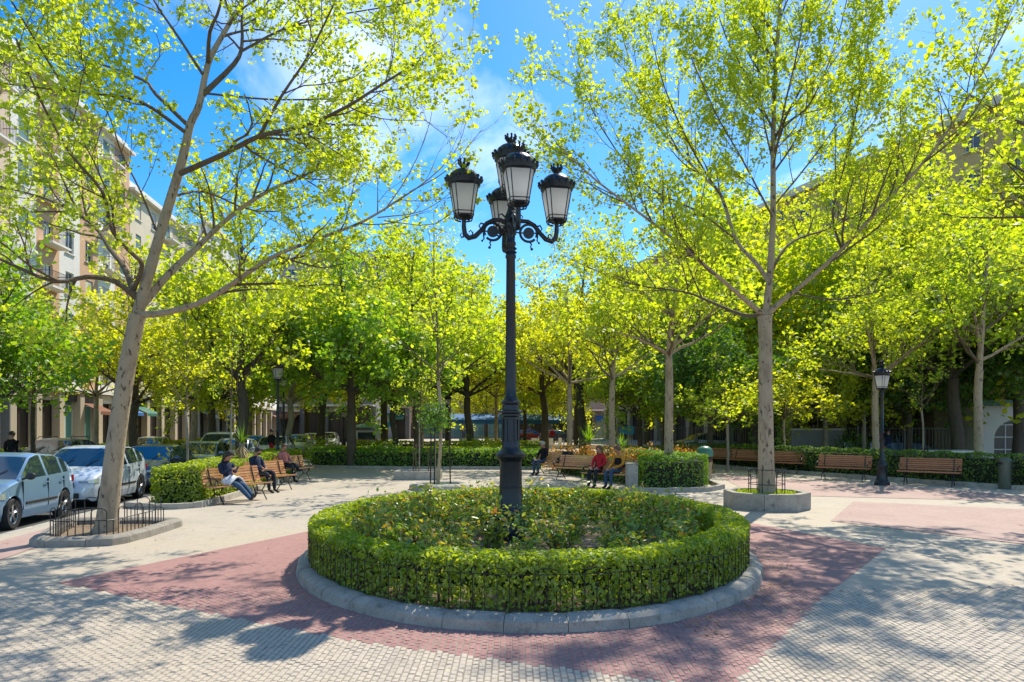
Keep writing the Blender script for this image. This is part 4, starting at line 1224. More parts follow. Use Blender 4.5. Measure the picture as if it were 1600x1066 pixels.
# iron guard round the trunk
t = thing('tree_guard', 'thin black iron guard bars standing round the foot of the planter tree', 'tree guard', (6.15, 16.5, .33))
for i in range(8):
    a = 2 * PI * i / 8 + .2; x, y = .42 * math.cos(a), .42 * math.sin(a)
    g = G(); g.tube([(x, y, 0), (x, y, .62)], .012, 5)
    if i % 2 == 0: g.tube([(x, y, .40), (x * 1.25, y * 1.25, .62)], .008, 4)
    g.build('bar', M['iron'], t)
for z in (.25, .60):
    g = G(); g.tube([(.42 * math.cos(a), .42 * math.sin(a), z) for a in np.linspace(0, 2 * PI, 21)], .009, 5); g.build('ring', M['iron'], t)

# ------------------------------------------------------------------ pit and concrete box beyond the oval bed
t = thing('tree_pit', 'oval pale kerb pit with thin staked tree beyond the rose bed', 'tree pit', (-2.25, 21.3, 0))
kerb_ring(t, 0, 0, .96, .82, 9, .26, .20, M['granite_pale'])
g = G(); g.add([(.85 * math.cos(2 * PI * i / 24), .72 * math.sin(2 * PI * i / 24), .12) for i in range(24)], [tuple(range(24))]); g.build('earth', M['lawn'], t)
t = thing('concrete_planter', 'low rectangular concrete box planter with a thin sapling, left of the oval pit', 'planter', (-3.45, 25.2, 0))
for (c, sz) in (((0, -.42, .15), (1.66, .12, .34)), ((0, .42, .15), (1.66, .12, .34)), ((-.77, 0, .149), (.12, .716, .336)), ((.77, 0, .149), (.12, .716, .336))):
    g = G(); g.box(c, sz); g.build('side_slab', M['granite_pale'], t, bevel=.01)
g = G(); g.box((0, 0, .12), (1.41, .71, .24)); g.build('earth', M['soil'], t)
def stakes(label, x, d, h, n=3, r=.28, z=0.1, mat='twig'):
    t = thing('tree_stakes', label, 'tree stakes', ((x - 800) * d / F, d, z))
    for i in range(n):
        a = 2 * PI * i / n + .3
        g = G(); g.tube([(r * math.cos(a), r * math.sin(a), 0), (r * math.cos(a) * .9, r * math.sin(a) * .9, h)], .022, 6); g.build('stake', M[mat], t)
    g = G(); g.tube([(r * .92 * math.cos(a), r * .92 * math.sin(a), h * .9) for a in np.linspace(.3, .3 + 2 * PI, n + 1)], .008, 4); g.build('tie', M[mat], t)
stakes('dark stakes tied round the slender tree in the oval pit', 685, 21.3, 2.1, 3, .38, .12, 'iron_rust')
stakes('wooden stakes round the sapling in the concrete box', 655, 25.2, 1.1, 3, .35, .24)
stakes('short dark stakes round the sapling behind the right hedge', 1440, 27.0, 1.2, 3, .35, .0, 'iron_rust')
# small ball-headed evergreen in front of the slender tree
t = thing('ball_tree', 'little dark evergreen ball tree among the stakes of the oval pit', 'tree', (P(679, 0, 21.0).x, 21.0, .12))
g = G(); g.tube([(0, 0, 0), (.02, 0, 1.1), (0, .02, 2.0)], [.03, .025, .02], 6, cap=False); g.build('trunk', M['bark_grey'], t)
rg = np.random.default_rng(4); n = 900
v = rg.normal(size=(n, 3)); v /= np.linalg.norm(v, axis=1)[:, None]; r = rg.random(n) ** .4
link('crown', leaf_mesh('crown', v * r[:, None] * (.55, .5, .5) * (1 + .2 * rg.normal(size=(n, 1))) + (0, 0, 2.1), v + rg.normal(0, .6, (n, 3)), rg.uniform(.07, .13, n), T_OVAL, M['leaf_dgr'], rg), t)

# ------------------------------------------------------------------ hedges of the square
LH = [(-8.35, 16.9), (-8.55, 20), (-8.95, 24), (-9.5, 28.5)]
def kerbed(label, poly, n, w=.16, h=.14, mat='granite_pale', name='stone_kerb'):
    t = thing(name, label, 'kerb')
    path_kerb(t, poly, n, w, h, M[mat], closed=False, square=True)
    return t
h1 = hedge('big bushy bright green hedge beside the parked cars behind the left benches', [(-8.40, 17.1), (-8.55, 20), (-9.0, 24), (-9.7, 29.5)], .62, .92, 620, (.055, .10), M['hedge'], 21)
kerbed('kerb stones along the plaza side of the big left hedge', [(-9.3, 16.45), (-8.7, 16.2), (-8.0, 16.2), (-7.55, 16.6), (-7.6, 18), (-7.8, 21), (-8.2, 25), (-8.8, 29.5)], 17)
h2 = hedge('long low clipped hedge with dark shaded front, left of the big lamp', [(-9.4, 32.6), (-7.5, 31.9), (-4, 31.5), (.4, 31.4), (1.0, 31.6)], .55, .86, 240, (.07, .12), M['hedge2'], 22)
kerbed('long straight kerb at the foot of the low middle hedge', [(-9.7, 31.9), (-7.5, 31.1), (-4, 30.7), (1.2, 30.6)], 14)
h3 = hedge('second low hedge on the lawn behind the long middle hedge', [(-10.6, 38.5), (-6, 37.6), (-1, 37.8), (1.6, 38)], .55, .75, 170, (.08, .14), M['hedge'], 23)
h3b = hedge('yellowish low hedge farther back on the lawn', [(-10.5, 46), (-5, 45.0), (2.0, 45.5)], .7, .85, 110, (.10, .18), M['leaf_lime2'], 29)
h4 = hedge('dark clipped hedge running behind the row of benches on the right', [(18.5, 18.6), (15.8, 22.0), (13.6, 25.6), (11.8, 29.0), (10.2, 32.8), (8.0, 34.2)], .5, 1.04, 280, (.055, .10), M['hedge3'], 24)
kerbed('kerb along the foot of the dark right hedge', [(17.6, 18.3), (15.2, 21.7), (13.0, 25.3), (11.2, 28.7), (9.5, 32.3)], 18)
h5 = hedge('rounded clipped hedge around the spotted plane trunk in the middle right bed', [(3.95, 21.25), (5.0, 21.15), (5.75, 21.9), (5.9, 23.4), (5.3, 25.5), (4.9, 28)], .5, .98, 400, (.045, .085), M['hedge2'], 25)
h5b = hedge('low hedge strip behind the long wooden bench of the middle right bed', [(4.2, 22.6), (3.4, 24.8), (2.9, 26.6), (2.2, 28.6)], .35, .75, 300, (.05, .09), M['hedge2'], 26)
kerbed('curved kerb round the end of the middle right bed', [(3.2, 20.5), (4.6, 20.2), (5.9, 20.5), (6.6, 21.4), (6.75, 23.4), (6.1, 25.8), (5.6, 28.5)], 16)
h6 = hedge('small round clipped bush hedge just right of the big lamp post', [(.6, 31.0), (1.25, 31.0)], .5, .80, 260, (.06, .11), M['hedge2'], 27)
h7 = hedge('far clipped hedge along the playground fence', [(4.8, 34.5), (9.0, 35.5), (13, 36.5)], .5, .85, 160, (.08, .14), M['hedge'], 28)
hedge('bright green hedge across the road in front of the shops, left stretch', [(kx(22) - 9.9, 22), (kx(36) - 9.9, 36)], .5, .9, 150, (.08, .14), M['hedge'], 31, 'hedges across the road')
hedge('bright green hedge across the road in front of the shops, far stretch', [(kx(39) - 9.9, 39), (kx(60) - 9.9, 60)], .5, .9, 100, (.10, .17), M['hedge'], 32, 'hedges across the road')
def shrub(name, label, loc, rx, ry, h, n, size, mat, seed, group=None, cat='shrub', spike=False):
    rg = np.random.default_rng(seed)
    t = thing(name, label, cat, loc, 0, group)
    v = rg.normal(size=(n, 3)); v[:, 2] = np.abs(v[:, 2]); v /= np.linalg.norm(v, axis=1)[:, None]; r = rg.random(n) ** .35
    lump = 1 + .16 * np.sin(v[:, 0] * 6 + seed) * np.cos(v[:, 1] * 7)
    link('leaves', leaf_mesh('leaves', v * (r * lump)[:, None] * (rx, ry, h) + (0, 0, .03), v + rg.normal(0, .7, (n, 3)), rg.uniform(*size, n), T_OVAL, mat, rg), t)
    g = G()
    for _ in range(7):
        a = rg.uniform(0, 2 * PI); g.tube([(0, 0, 0), (rx * .3 * math.cos(a), ry * .3 * math.sin(a), h * .4), (rx * .6 * math.cos(a), ry * .6 * math.sin(a), h * .75)], [.02, .014, .006], 4, cap=False)
    g.build('stems', M['twig'], t)
    return t
SL = [(880, 30.5, 'reddish-leaved shrub at the left end of the middle right bed'), (915, 29.0, 'orange-leaved shrub under the spiky palm in the middle right bed'), (948, 27.0, 'reddish shrub behind the woman in red'),
      (985, 25.8, 'orange-tipped shrub between the pale trunk and the spotted trunk'), (1012, 26.8, 'orange shrub left of the spotted trunk in the hedge'), (1062, 26.0, 'orange-leaved shrub right of the spotted trunk'), (1080, 28.5, 'low reddish shrub at the right end of the middle right bed')]
for i, (x, d, lb) in enumerate(SL):
    shrub('reddish_shrub', lb, ((x - 800) * d / F, d, 0), .95, .8, 1.15, 1500, (.07, .13), M['photinia'], 60 + i, 'reddish shrubs of the middle right bed')
for i, (x, d, lb, mt) in enumerate([(735, 41, 'round light green shrub on the far lawn left of the big lamp', 'hedge'), (795, 44, 'low yellow-green shrub behind the big lamp post', 'leaf_lime2'), (760, 43, 'rounded yellowish shrub between the round shrubs on the far lawn', 'leaf_yel'), (505, 41, 'bright green shrub left of the dark-trunked tree', 'leaf_lime2'), (600, 36, 'small dark shrub at the foot of the tree on the lawn', 'hedge3'), (1290, 42, 'dark bushy shrub against the grey wall on the right', 'hedge3'), (1330, 38, 'green shrub behind the leaning blotchy trunk', 'hedge2')]):
    shrub('round_shrub', lb, ((x - 800) * d / F, d, 0), 1.3, 1.0, 1.25 if x < 1200 else 1.9, 1100, (.09, .16), M[mt], 90 + i)
for i, (x, d, lb) in enumerate([(568, 47, 'orange shrub row end on the far lawn, left one'), (590, 47.5, 'orange shrub on the far lawn, right one')]):
    shrub('orange_shrub', lb, ((x - 800) * d / F, d, 0), 1.1, .8, 1.0, 700, (.10, .18), M['photinia'], 110 + i)
# spiky plants
def spiky(label, x, d, z, h, n, ln, dead, seed, mat):
    rg = np.random.default_rng(seed)
    t = thing('spiky_palm', label, 'plant', ((x - 800) * d / F, d, z))
    g = G(); g.tube([(0, 0, 0), (0, 0, h)], [.12, .09], 8); g.build('trunk', M['bark_grey'], t)
    def blades(nm, mt, n, zlo, zhi, el0, el1, lnn):
        g = G()
        for i in range(n):
            a = rg.uniform(0, 2 * PI); el = rg.uniform(el0, el1); z0 = rg.uniform(zlo, zhi); L_ = lnn * rg.uniform(.7, 1.15)
            c_, s_ = math.cos(a), math.sin(a); w = .022
            pts = []
            for k in range(4):
                u = k / 3; r = L_ * u * math.cos(el); z = z0 + L_ * (u * math.sin(el) - .35 * u * u * math.cos(el))
                pts.append((r, z, w * (1 - u * .95) * (1 if k else .6)))
            vs = []
            for r, z, w_ in pts: vs += [(r * c_ - s_ * w_, r * s_ + c_ * w_, z), (r * c_ + s_ * w_, r * s_ - c_ * w_, z)]
            g.add(vs, [(0, 1, 3, 2), (2, 3, 5, 4), (4, 5, 7, 6)])
        g.build(nm, mt, t)
    blades('fronds', mat, n, h - .1, h + .05, .15, 1.45, ln)
    if dead: blades('dead_leaves', M['litter'], dead, h * .25, h, -1.3, -.5, ln * .75)
    return t
spiky('spiky palm-like plant with a skirt of dead brown leaves in the left hedge', 378, 21.5, .3, 1.15, 45, .7, 260, 5, M['hedge3'])
spiky('dark green spiky palm in the reddish shrubs right of the big lamp', 920, 30.0, 0, 1.25, 90, 1.05, 0, 6, M['leaf_grn'])
spiky('dark palm with arching fronds behind the right hedge, left of the lantern', 1350, 36.0, 0, 2.9, 80, 1.5, 0, 7, M['leaf_dgr'])
spiky('small spiky palm partly hidden behind the pale trunk', 972, 31.0, 0, 1.0, 60, .8, 0, 8, M['leaf_grn'])

# ------------------------------------------------------------------ benches
m, nt, N, L, bs = new_mat('varnished_wood')
v = coords(N); mp = N.new('ShaderNodeMapping'); mp.inputs['Scale'].default_value = (.6, 14, 14); L.new(v, mp.inputs['Vector'])
f = noise(N, L, mp.outputs[0], 6, 6, .65)
oi = N.new('ShaderNodeObjectInfo')
L.new(mixrgb(N, L, .4, ramp(N, L, f, [(.3, (.30, .10, .045)), (.7, (.52, .22, .10))]), ramp(N, L, oi.outputs['Random'], [(.2, (.32, .11, .05)), (.8, (.55, .25, .12))])), bs.inputs['Base Color'])
bs.inputs['Roughness'].default_value = .42; M['wood'] = m
m2 = m.copy(); m2.name = 'orange_varnished_wood'; M['wood_pale'] = m2
for nd in m2.node_tree.nodes:
    if nd.type == 'VALTORGB':
        for e in nd.color_ramp.elements: e.color = (min(1, e.color[0] * 1.45), e.color[1] * 1.75, e.color[2] * 1.7, 1)
BENCH = {}
def bench(label, x, y, rz, W=1.8, wood='wood', arms=True, group='wooden slatted benches'):
    """local: sitter faces -Y; origin on the ground under the seat centre"""
    t = thing('park_bench', label, 'bench', (x, y, 0), rz, group)
    key = (W, wood)
    if key not in BENCH:
        g = G(); g.box((0, 0, 0), (W, .052, .028)); BENCH[key] = g.mesh('slat', M[wood])
    sl = BENCH[key]
    for i in range(6):
        yy = -.24 + i * .082
        link('slat', sl, t, (0, yy, .445 - .018 * math.sin(PI * i / 5) + (.012 if i == 0 else 0)), (R(-4 if i < 5 else 8), 0, 0))
    for i in range(6):
        z = .52 + i * .068; yy = .215 + (z - .45) * .34
        link('slat', sl, t, (0, yy, z), (R(72), 0, 0))
    if 'leg' not in BENCH:
        g = G()
        g.tube([(0, -.27, 0), (0, -.20, .10), (0, -.10, .25), (0, -.22, .42)], [.018, .016, .016, .018], 6)
        g.tube([(0, .34, 0), (0, .24, .12), (0, .06, .24), (0, .12, .40), (0, .20, .46), (0, .33, .88)], [.018, .016, .016, .018, .018, .014], 6)
        g.tube([(0, -.26, .42), (0, 0, .40), (0, .20, .42)], .017, 6)
        g.tube([(0, -.10, .25), (0, .06, .24)], .014, 6)
        BENCH['leg'] = g.mesh('leg_frame', M['iron'], True)
        g = G(); g.tube([(0, .26, .66), (0, .10, .665), (0, -.14, .65), (0, -.235, .60), (0, -.20, .54), (0, -.16, .57)], [.015, .017, .018, .018, .014, .01], 6)
        g.tube([(0, -.20, .44), (0, -.15, .52), (0, -.19, .62)], .012, 6)
        BENCH['arm'] = g.mesh('armrest', M['iron'], True)
    for sx in (-W / 2 + .22, W / 2 - .22): link('leg_frame', BENCH['leg'], t, (sx, 0, 0))
    if arms:
        for sx in (-W / 2 + .06, W / 2 - .06): link('armrest', BENCH['arm'], t, (sx, 0, 0))
    return t
# right row, facing the middle of the square
dirR = math.atan2(25.6 - 22.0, 13.6 - 15.8)          # along the hedge
def rowR(x, d, off=0): return ((x - 800) * d / F, d)
bR = []
for (x, d, rz, lb) in ((1451, 22.6, R(-40), 'reddish wooden bench right of the lantern post, nearest the right edge'), (1317, 24.8, R(-38), 'reddish wooden bench left of the lantern post on the right'),
                   (1222, 28.2, R(-42), 'wooden bench right behind the planter tree trunk'), (1168, 30.2, R(-46), 'wooden bench half hidden behind the planter tree trunk'), (1122, 32.0, R(-50), 'small-looking bench at the far end of the right hedge, near the bin')):
    X, Y = rowR(x, d); bR.append(bench(lb, X, Y, rz))
# middle benches in front of the reddish shrubs
bM1 = bench('empty wooden bench left of the woman in red', P(900, 0, 24.6).x, 24.6, R(-38), wood='wood_pale', group='benches by the reddish shrubs')
bM2 = bench('wooden bench with a black coat over it, farther left', P(864, 0, 27.2).x, 27.2, R(-38), wood='wood_pale', group='benches by the reddish shrubs')
bM3 = bench('wooden bench under the woman in red and her companion', P(952, 0, 21.7).x, 21.7, R(-38), wood='wood_pale', group='benches by the reddish shrubs')
# left benches beside the big hedge
BL = R(62)
bL1 = bench('orange-brown bench carrying the woman in a navy jacket', -7.12, 17.8, BL, wood='wood_pale', group='benches at the left hedge')
bL2 = bench('orange-brown bench carrying the bearded man in dark clothes', -7.35, 20.6, BL, wood='wood_pale', group='benches at the left hedge')
bL3 = bench('orange-brown bench partly hidden by the lamp post base', -7.85, 24.2, BL, wood='wood_pale', group='benches at the left hedge')

# ------------------------------------------------------------------ bins and post
M['bin_green'] = simple('green_plastic', (.05, .17, .12), .4)
M['bin_body'] = granite_mat('washed_concrete', (.42, .33, .20))
M['black_bag'] = simple('black_liner', (.012, .012, .014), .3)
t = thing('litter_bin', 'litter bin with pebbled concrete body and domed green lid', 'litter bin', (P(1101, 0, 23.6).x, 23.6, 0))
g = G(); g.lathe([(.19, 0), (.21, .02), (.25, .66), (.27, .68), (.27, .72), (.24, .72)], 8, rot=0); g.build('body', M['bin_body'], t)
g = G(); g.lathe([(.235, .70), (.25, .72), (.255, .92), (.24, .93)], 16); g.build('liner', M['black_bag'], t, smooth=True)
g = G(); g.lathe([(.26, .90), (.29, .92), (.29, 1.02), (.27, 1.12), (.21, 1.21), (.12, 1.26), (.0, 1.27)], 18); g.build('lid', M['bin_green'], t, smooth=True)
g = G(); g.box((.05, -.235, .45), (.03, .02, .16)); g.build('plate', M['iron_rust'], t)
t = thing('litter_bin', 'grey-green cylindrical litter bin at the far right beside the last bench', 'litter bin', (P(1570, 0, 21.3).x, 21.3, 0))
M['bin_grey'] = simple('grey_green_metal', (.10, .115, .085), .5, .2)
g = G(); g.lathe([(.16, 0), (.17, .03), (.17, .84), (.18, .85), (.18, .90), (.15, .95), (.08, .98), (.0, .985)], 18); g.build('body', M['bin_grey'], t, smooth=True)
g = G(); g.box((-.165, -.02, .80), (.05, .18, .05)); g.tube([(.17, 0, .3), (.23, 0, .3), (.23, 0, .84), (.17, 0, .84)], .012, 6); g.build('bracket', M['iron'], t)
t = thing('concrete_post', 'square pale concrete post at the right arm of the bench with two seated women', 'post', (P(987, 0, 20.9).x, 20.9, 0), R(8))
g = G(); g.box((0, 0, .40), (.31, .31, .80)); g.build('shaft', M['granite_pale'], t, bevel=.015)
g = G(); g.box((0, 0, .815), (.33, .33, .03)); g.build('cap', M['granite_pale'], t, bevel=.008)
# ------------------------------------------------------------------ cars
def paint(name, col, metal=.35, rough=.28):
    m, nt, N, L, bs = new_mat(name)
    v = coords(N)
    f = noise(N, L, v, 2.0, 5)
    dirt = noise(N, L, v, 30, 5, .7)
    c = ramp(N, L, f, [(.3, tuple(x * .94 for x in col)), (.7, col)])
    L.new(mixrgb(N, L, ramp(N, L, dirt, [(.55, 0), (.8, .18)]), c, (.30, .27, .22)), bs.inputs['Base Color'])
    bs.inputs['Metallic'].default_value = metal; bs.inputs['Roughness'].default_value = rough
    bs.inputs['Coat Weight'].default_value = .7; bs.inputs['Coat Roughness'].default_value = .06
    return m
PAINT = {'blue': paint('light_blue_metallic_paint', (.20, .33, .49)), 'white': paint('pale_silver_white_paint', (.60, .66, .73), .15), 'navy': paint('dark_blue_paint', (.035, .06, .12)),
         'silver': paint('silver_paint', (.45, .50, .56), .5), 'grey': paint('grey_blue_paint', (.18, .25, .33)), 'pure': paint('plain_white_paint', (.75, .77, .80), .0), 'red': paint('red_paint', (.35, .02, .02), .1), 'teal': paint('teal_paint', (.10, .25, .30))}
m, nt, N, L, bs = new_mat('car_glass')
bs.inputs['Base Color'].default_value = (.02, .035, .045, 1); bs.inputs['Roughness'].default_value = .04
bs.inputs['Specular IOR Level'].default_value = .9; bs.inputs['Coat Weight'].default_value = 1; bs.inputs['Coat Roughness'].default_value = .02
M['car_glass'] = m
M['tyre'] = simple('tyre_rubber', (.018, .018, .019), .8)
M['rim'] = simple('alloy_rim', (.55, .56, .58), .28, .9)
M['trim'] = simple('black_plastic', (.02, .021, .023), .5)
M['plate'] = simple('number_plate', (.75, .75, .72), .4)
m, nt, N, L, bs = new_mat('headlight_glass'); bs.inputs['Base Color'].default_value = (.62, .66, .70, 1); bs.inputs['Roughness'].default_value = .08; bs.inputs['Metallic'].default_value = .6; M['lamp_glass'] = m
m, nt, N, L, bs = new_mat('rear_light_glass'); bs.inputs['Base Color'].default_value = (.45, .02, .02, 1); bs.inputs['Roughness'].default_value = .15; M['rear_glass'] = m
def car(label, loc, rz, col, L_=4.1, W=1.74, H=1.5, style='hatch', wr=.315, group='cars parked along the kerb', rack=False):
    t = thing('parked_car', label, 'car', loc, rz, group)
    hw = W / 2; f = L_ / 2
    s = H / 1.5
    # profile of the upper line and belt
    if style == 'suv': top = [(-f, .50), (-f + .04, .85), (-f + .25, 1.12), (-f + .62, 1.44), (-f + 1.05, 1.60), (0.0, 1.64), (.35, 1.56), (1.02, 1.10), (1.45, 1.03), (f - .28, .93), (f - .08, .78), (f, .52)]
    elif style == 'sedan': top = [(-f, .50), (-f + .05, .86), (-f + .35, .97), (-f + .75, 1.02), (-f + 1.35, 1.36), (-.35, 1.45), (.25, 1.40), (1.02, .98), (1.4, .92), (f - .28, .80), (f - .08, .66), (f, .45)]
    else: top = [(-f, .50), (-f + .03, .86), (-f + .14, 1.02), (-f + .38, 1.24), (-f + .62, 1.38), (-f + 1.05, 1.47), (-.1, 1.52), (.22, 1.46), (.98, 1.0), (1.35, .93), (f - .28, .80), (f - .08, .66), (f, .45)]
    k = H / (1.64 if style == 'suv' else 1.45 if style == 'sedan' else 1.52)
    tx = [p[0] for p in top]; tz = [p[1] * k for p in top]
    ztop = lambda x: float(np.interp(x, tx, tz))
    bx = 1.02 if style != 'hatch' else .98
    belt0 = ztop(bx) - .02
    rb = {'suv': -f + .28, 'sedan': -f + .75, 'hatch': -f + .18}[style]       # foot of the rear window
    beltz = lambda x: belt0 + (bx - x) / (bx - rb) * .07
    roof0 = {'suv': .38, 'sedan': .28, 'hatch': .25}[style]
    roof1 = {'suv': -f + .78, 'sedan': -f + 1.35, 'hatch': -f + .62}[style]
    wid = lambda x: hw * float(np.interp(x, [-f, -f + .08, -f + .45, -.5, .6, f - .55, f - .22, f - .05, f], [.80, .88, .965, 1, 1, .975, .90, .78, .66]))
    wb = L_ * .62; axf, axr = wb / 2 + .05, -wb / 2 + .02
    sill = .20 if style != 'suv' else .27
    def zlow(x):
        z = sill + (.06 if abs(x) > f - .15 else 0)
        for ax in (axf, axr):
            dx = abs(x - ax); ra = wr + .055
            if dx < ra: z = max(z, wr + math.sqrt(ra * ra - dx * dx))
        return z
    bpx = {'suv': -.30, 'sedan': -.35, 'hatch': -.28}[style]
    cpx = {'suv': -1.15, 'sedan': -1.15, 'hatch': -1.12}[style]
    xs = set(np.linspace(-f, f, 46).round(3))
    for ax in (axf, axr):
        for u in np.linspace(-1, 1, 13): xs.add(round(ax + (wr + .056) * u, 3))
    for v_ in (bx, roof0, roof1, rb, bpx - .05, bpx + .05, cpx - .05, cpx + .05, bx - .12): xs.add(round(v_, 3))
    xs = sorted(xs)
    def section(x):
        w = wid(x); zl = zlow(x); zt = ztop(x)
        cab = rb <= x <= bx
        if cab:
            zb = min(beltz(x), zt - .01)
            fr = min(1, max(0, (zt - zb) / (H - belt0)))
            wr_ = w * (.955 - .20 * fr)
            low = [(w * .95, zl), (w * .985, max(zl, sill + .12) if zl < sill + .12 else zl + .002), (w, max(.50 * k, zl + .004)), (w * .995, max(.66 * k, zl + .006)), (w * .96, zb)]
            up = [(wr_, zt - .055 * fr - .004), (wr_ * .93, zt - .022 * fr), (wr_ * .6, zt), (0, zt + .008)]
        else:
            zb = zt - .05
            z2 = min(.50 * k, zb - .06); z3 = min(.66 * k, zb - .03)
            low = [(w * .95, zl), (w * .985, max(sill + .12, zl + .002)), (w, max(z2, zl + .004)), (w * .99, max(z3, zl + .006)), (w * .955, max(zb, zl + .008))]
            up = [(w * .90, zt - .018), (w * .80, zt - .004), (w * .5, zt + .008), (0, zt + .014)]
        return [(x, a, b) for a, b in low + up]
    vs = []; n = 9
    for x in xs:
        se = section(x)
        vs += se + [(x, -a, b) for (_, a, b) in se[-2::-1]]
    m_ = 17
    body, glass = [], []
    for i in range(len(xs) - 1):
        xm = (xs[i] + xs[i + 1]) / 2
        for j in range(m_ - 1):
            jj = min(j, 15 - j)
            fc = (i * m_ + j, i * m_ + j + 1, (i + 1) * m_ + j + 1, (i + 1) * m_ + j)
            isg = False
            if rb < xm < bx:
                if jj == 4 and rb + .36 < xm < bx - .10 and not (abs(xm - bpx) < .05) and not (abs(xm - cpx) < .05): isg = True
                if jj in (6, 7) and (xm > roof0 or xm < roof1): isg = True
            (glass if isg else body).append(fc)
    def sub(faces, nm, mat, inset=0.0, caps=False):
        used = sorted({v for f_ in faces for v in f_}); mp_ = {v: i for i, v in enumerate(used)}
        g = G(); V_ = [vs[u] for u in used]; F_ = [tuple(mp_[v] for v in f_) for f_ in faces]
        if caps:
            F_.append(tuple(mp_[j] for j in range(m_))); F_.append(tuple(mp_[(len(xs) - 1) * m_ + j] for j in range(m_ - 1, -1, -1)))
        g.add(V_, F_)
        return g.build(nm, mat, t, smooth=True)
    sub(body, 'body', PAINT[col], caps=True)
    sub(glass, 'windows', M['car_glass'])
    # dark underside and wheel wells
    g = G(); g.box((0, 0, (sill + .62) / 2), (L_ - .5, W - .46, .62 - sill)); g.box((0, 0, .25), (L_ - .9, W - .3, .1)); g.build('underbody', M['trim'], t)
    # wheels
    for ax in (axf, axr):
        for sd in (-1, 1):
            g = G(); vsn = []
            prof = [(wr * .62, .09), (wr * .93, .10), (wr, .07), (wr, -.07), (wr * .93, -.10), (wr * .62, -.09)]
            tyre = G()
            seg = 28; V_ = []; F_ = []
            for r_, y_ in prof:
                for q in range(seg):
                    a = 2 * PI * q / seg; V_.append((r_ * math.cos(a), y_, r_ * math.sin(a)))
            for i in range(5):
                for q in range(seg): F_.append((i * seg + q, i * seg + (q + 1) % seg, (i + 1) * seg + (q + 1) % seg, (i + 1) * seg + q))
            tyre.add(V_, F_)
            w_ = tyre.build('wheel', M['tyre'], t, smooth=True); w_.location = (ax, sd * (hw - .115), wr)
            rim = G(); V_ = []; F_ = []
            for r_, y_ in ((wr * .66, .085), (wr * .66, -.02), (wr * .60, .075), (wr * .58, -.02)):
                for q in range(seg):
                    a = 2 * PI * q / seg; V_.append((r_ * math.cos(a), y_ * sd, r_ * math.sin(a)))
            for i, j in ((0, 1), (0, 2), (2, 3)):
                for q in range(seg): F_.append((i * seg + q, i * seg + (q + 1) % seg, j * seg + (q + 1) % seg, j * seg + q))
            rim.add(V_, F_)
            for q in range(5):
                a = 2 * PI * q / 5 + .3
                for da in (-.13, .13):
                    rim.tube([(.04 * math.cos(a), .055 * sd, .04 * math.sin(a)), (wr * .62 * math.cos(a + da), .06 * sd, wr * .62 * math.sin(a + da))], .017, 5)
            rim.tube([(0, .03 * sd, 0), (0, .075 * sd, 0)], .05, 10)
            rim.build('rim', M['rim'], w_)
            hub = G(); hub.tube([(0, -.02 * sd, 0), (0, .0, 0)], wr * .6, 20); hub.build('brake_disc', M['trim'], w_)
    # side windows trim, handles, rubbing strip, mirrors
    for sd in (-1, 1):
        for x0 in (.12 + bpx + .05 - .12 + .12, bpx - .12):
            pass
        for xh in (bpx + .10, cpx + .12):
            g = G(); w = wid(xh); g.tube([(xh - .09, sd * (w + .004), belt0 - .10), (xh - .06, sd * (w + .022), belt0 - .10), (xh + .06, sd * (w + .022), belt0 - .10), (xh + .09, sd * (w + .004), belt0 - .10)], .014, 6); g.build('door_handle', PAINT[col], t, smooth=True)
        g = G(); g.box(((axf + axr) / 2, sd * (hw + .002), .50 * k), (wb - 2 * wr - .30, .03, .055)); g.build('side_moulding', M['trim'], t, bevel=.008)
        for xd in (bx - .10, bpx, cpx - .02):      # door gaps
            g = G(); g.box((xd, sd * (wid(xd) - .012), (sill + .14 + belt0) / 2), (.010, .03, belt0 - sill - .20)); g.build('door_gap', M['trim'], t)
        g = G(); xm = bx - .16; w = wid(xm) * .96
        g.tube([(xm, sd * w, belt0 + .02), (xm + .01, sd * (w + .07), belt0 + .045)], .022, 6)
        g.sphere((xm + .02, sd * (w + .15), belt0 + .075), (.055, .105, .075), 12, 8); g.build('wing_mirror', M['trim'] if col in ('blue',) else PAINT[col], t, smooth=True)
        # headlight
        g = G()
        hz = .66 * k + (.04 if style != 'suv' else .12)
        V_ = []
        for i in range(5):
            x = f - .40 + .34 * i / 4; w = wid(x)
            V_ += [(x, sd * (w * 1.0 + .004), hz - .075 + .02 * i / 4), (x - .015, sd * (w * .985 + .002), hz + .055 - .012 * i)]
        yy = wid(f - .06) * .98
        V_ += [(f - .03, sd * yy * .72, hz - .055), (f - .055, sd * yy * .70, hz + .01)]
        g.add(V_, [(2 * i, 2 * i + 1, 2 * i + 3, 2 * i + 2) for i in range(5)])
        g.build('headlight', M['lamp_glass'], t, smooth=True)
        g = G(); g.box((-f + .10, sd * wid(-f + .1) * .985, belt0 - .12), (.07, .04, .16)); g.build('rear_light', M['rear_glass'], t, bevel=.015)
    # grille, lower intake, plate, bumper line
    xf = f + .002
    g = G(); g.box((f - .015, 0, .60 * k), (.06, W * .44, .13 * k)); g.build('grille', M['trim'], t, bevel=.02)
    g = G(); g.box((f - .0, 0, .34 * k), (.05, W * .58, .13 * k)); g.build('air_intake', M['trim'], t, bevel=.02)
    g = G(); g.box((f + .03, 0, .46 * k), (.012, .50, .11)); g.build('number_plate', M['plate'], t)
    g = G(); g.box((-f - .01, 0, .62), (.012, .50, .11)); g.build('number_plate', M['plate'], t)
    g = G(); g.tube([(f + .035, -.07, .60 * k), (f + .035, 0, .62 * k), (f + .035, .07, .60 * k)], .012, 5); g.build('badge', M['rim'], t)
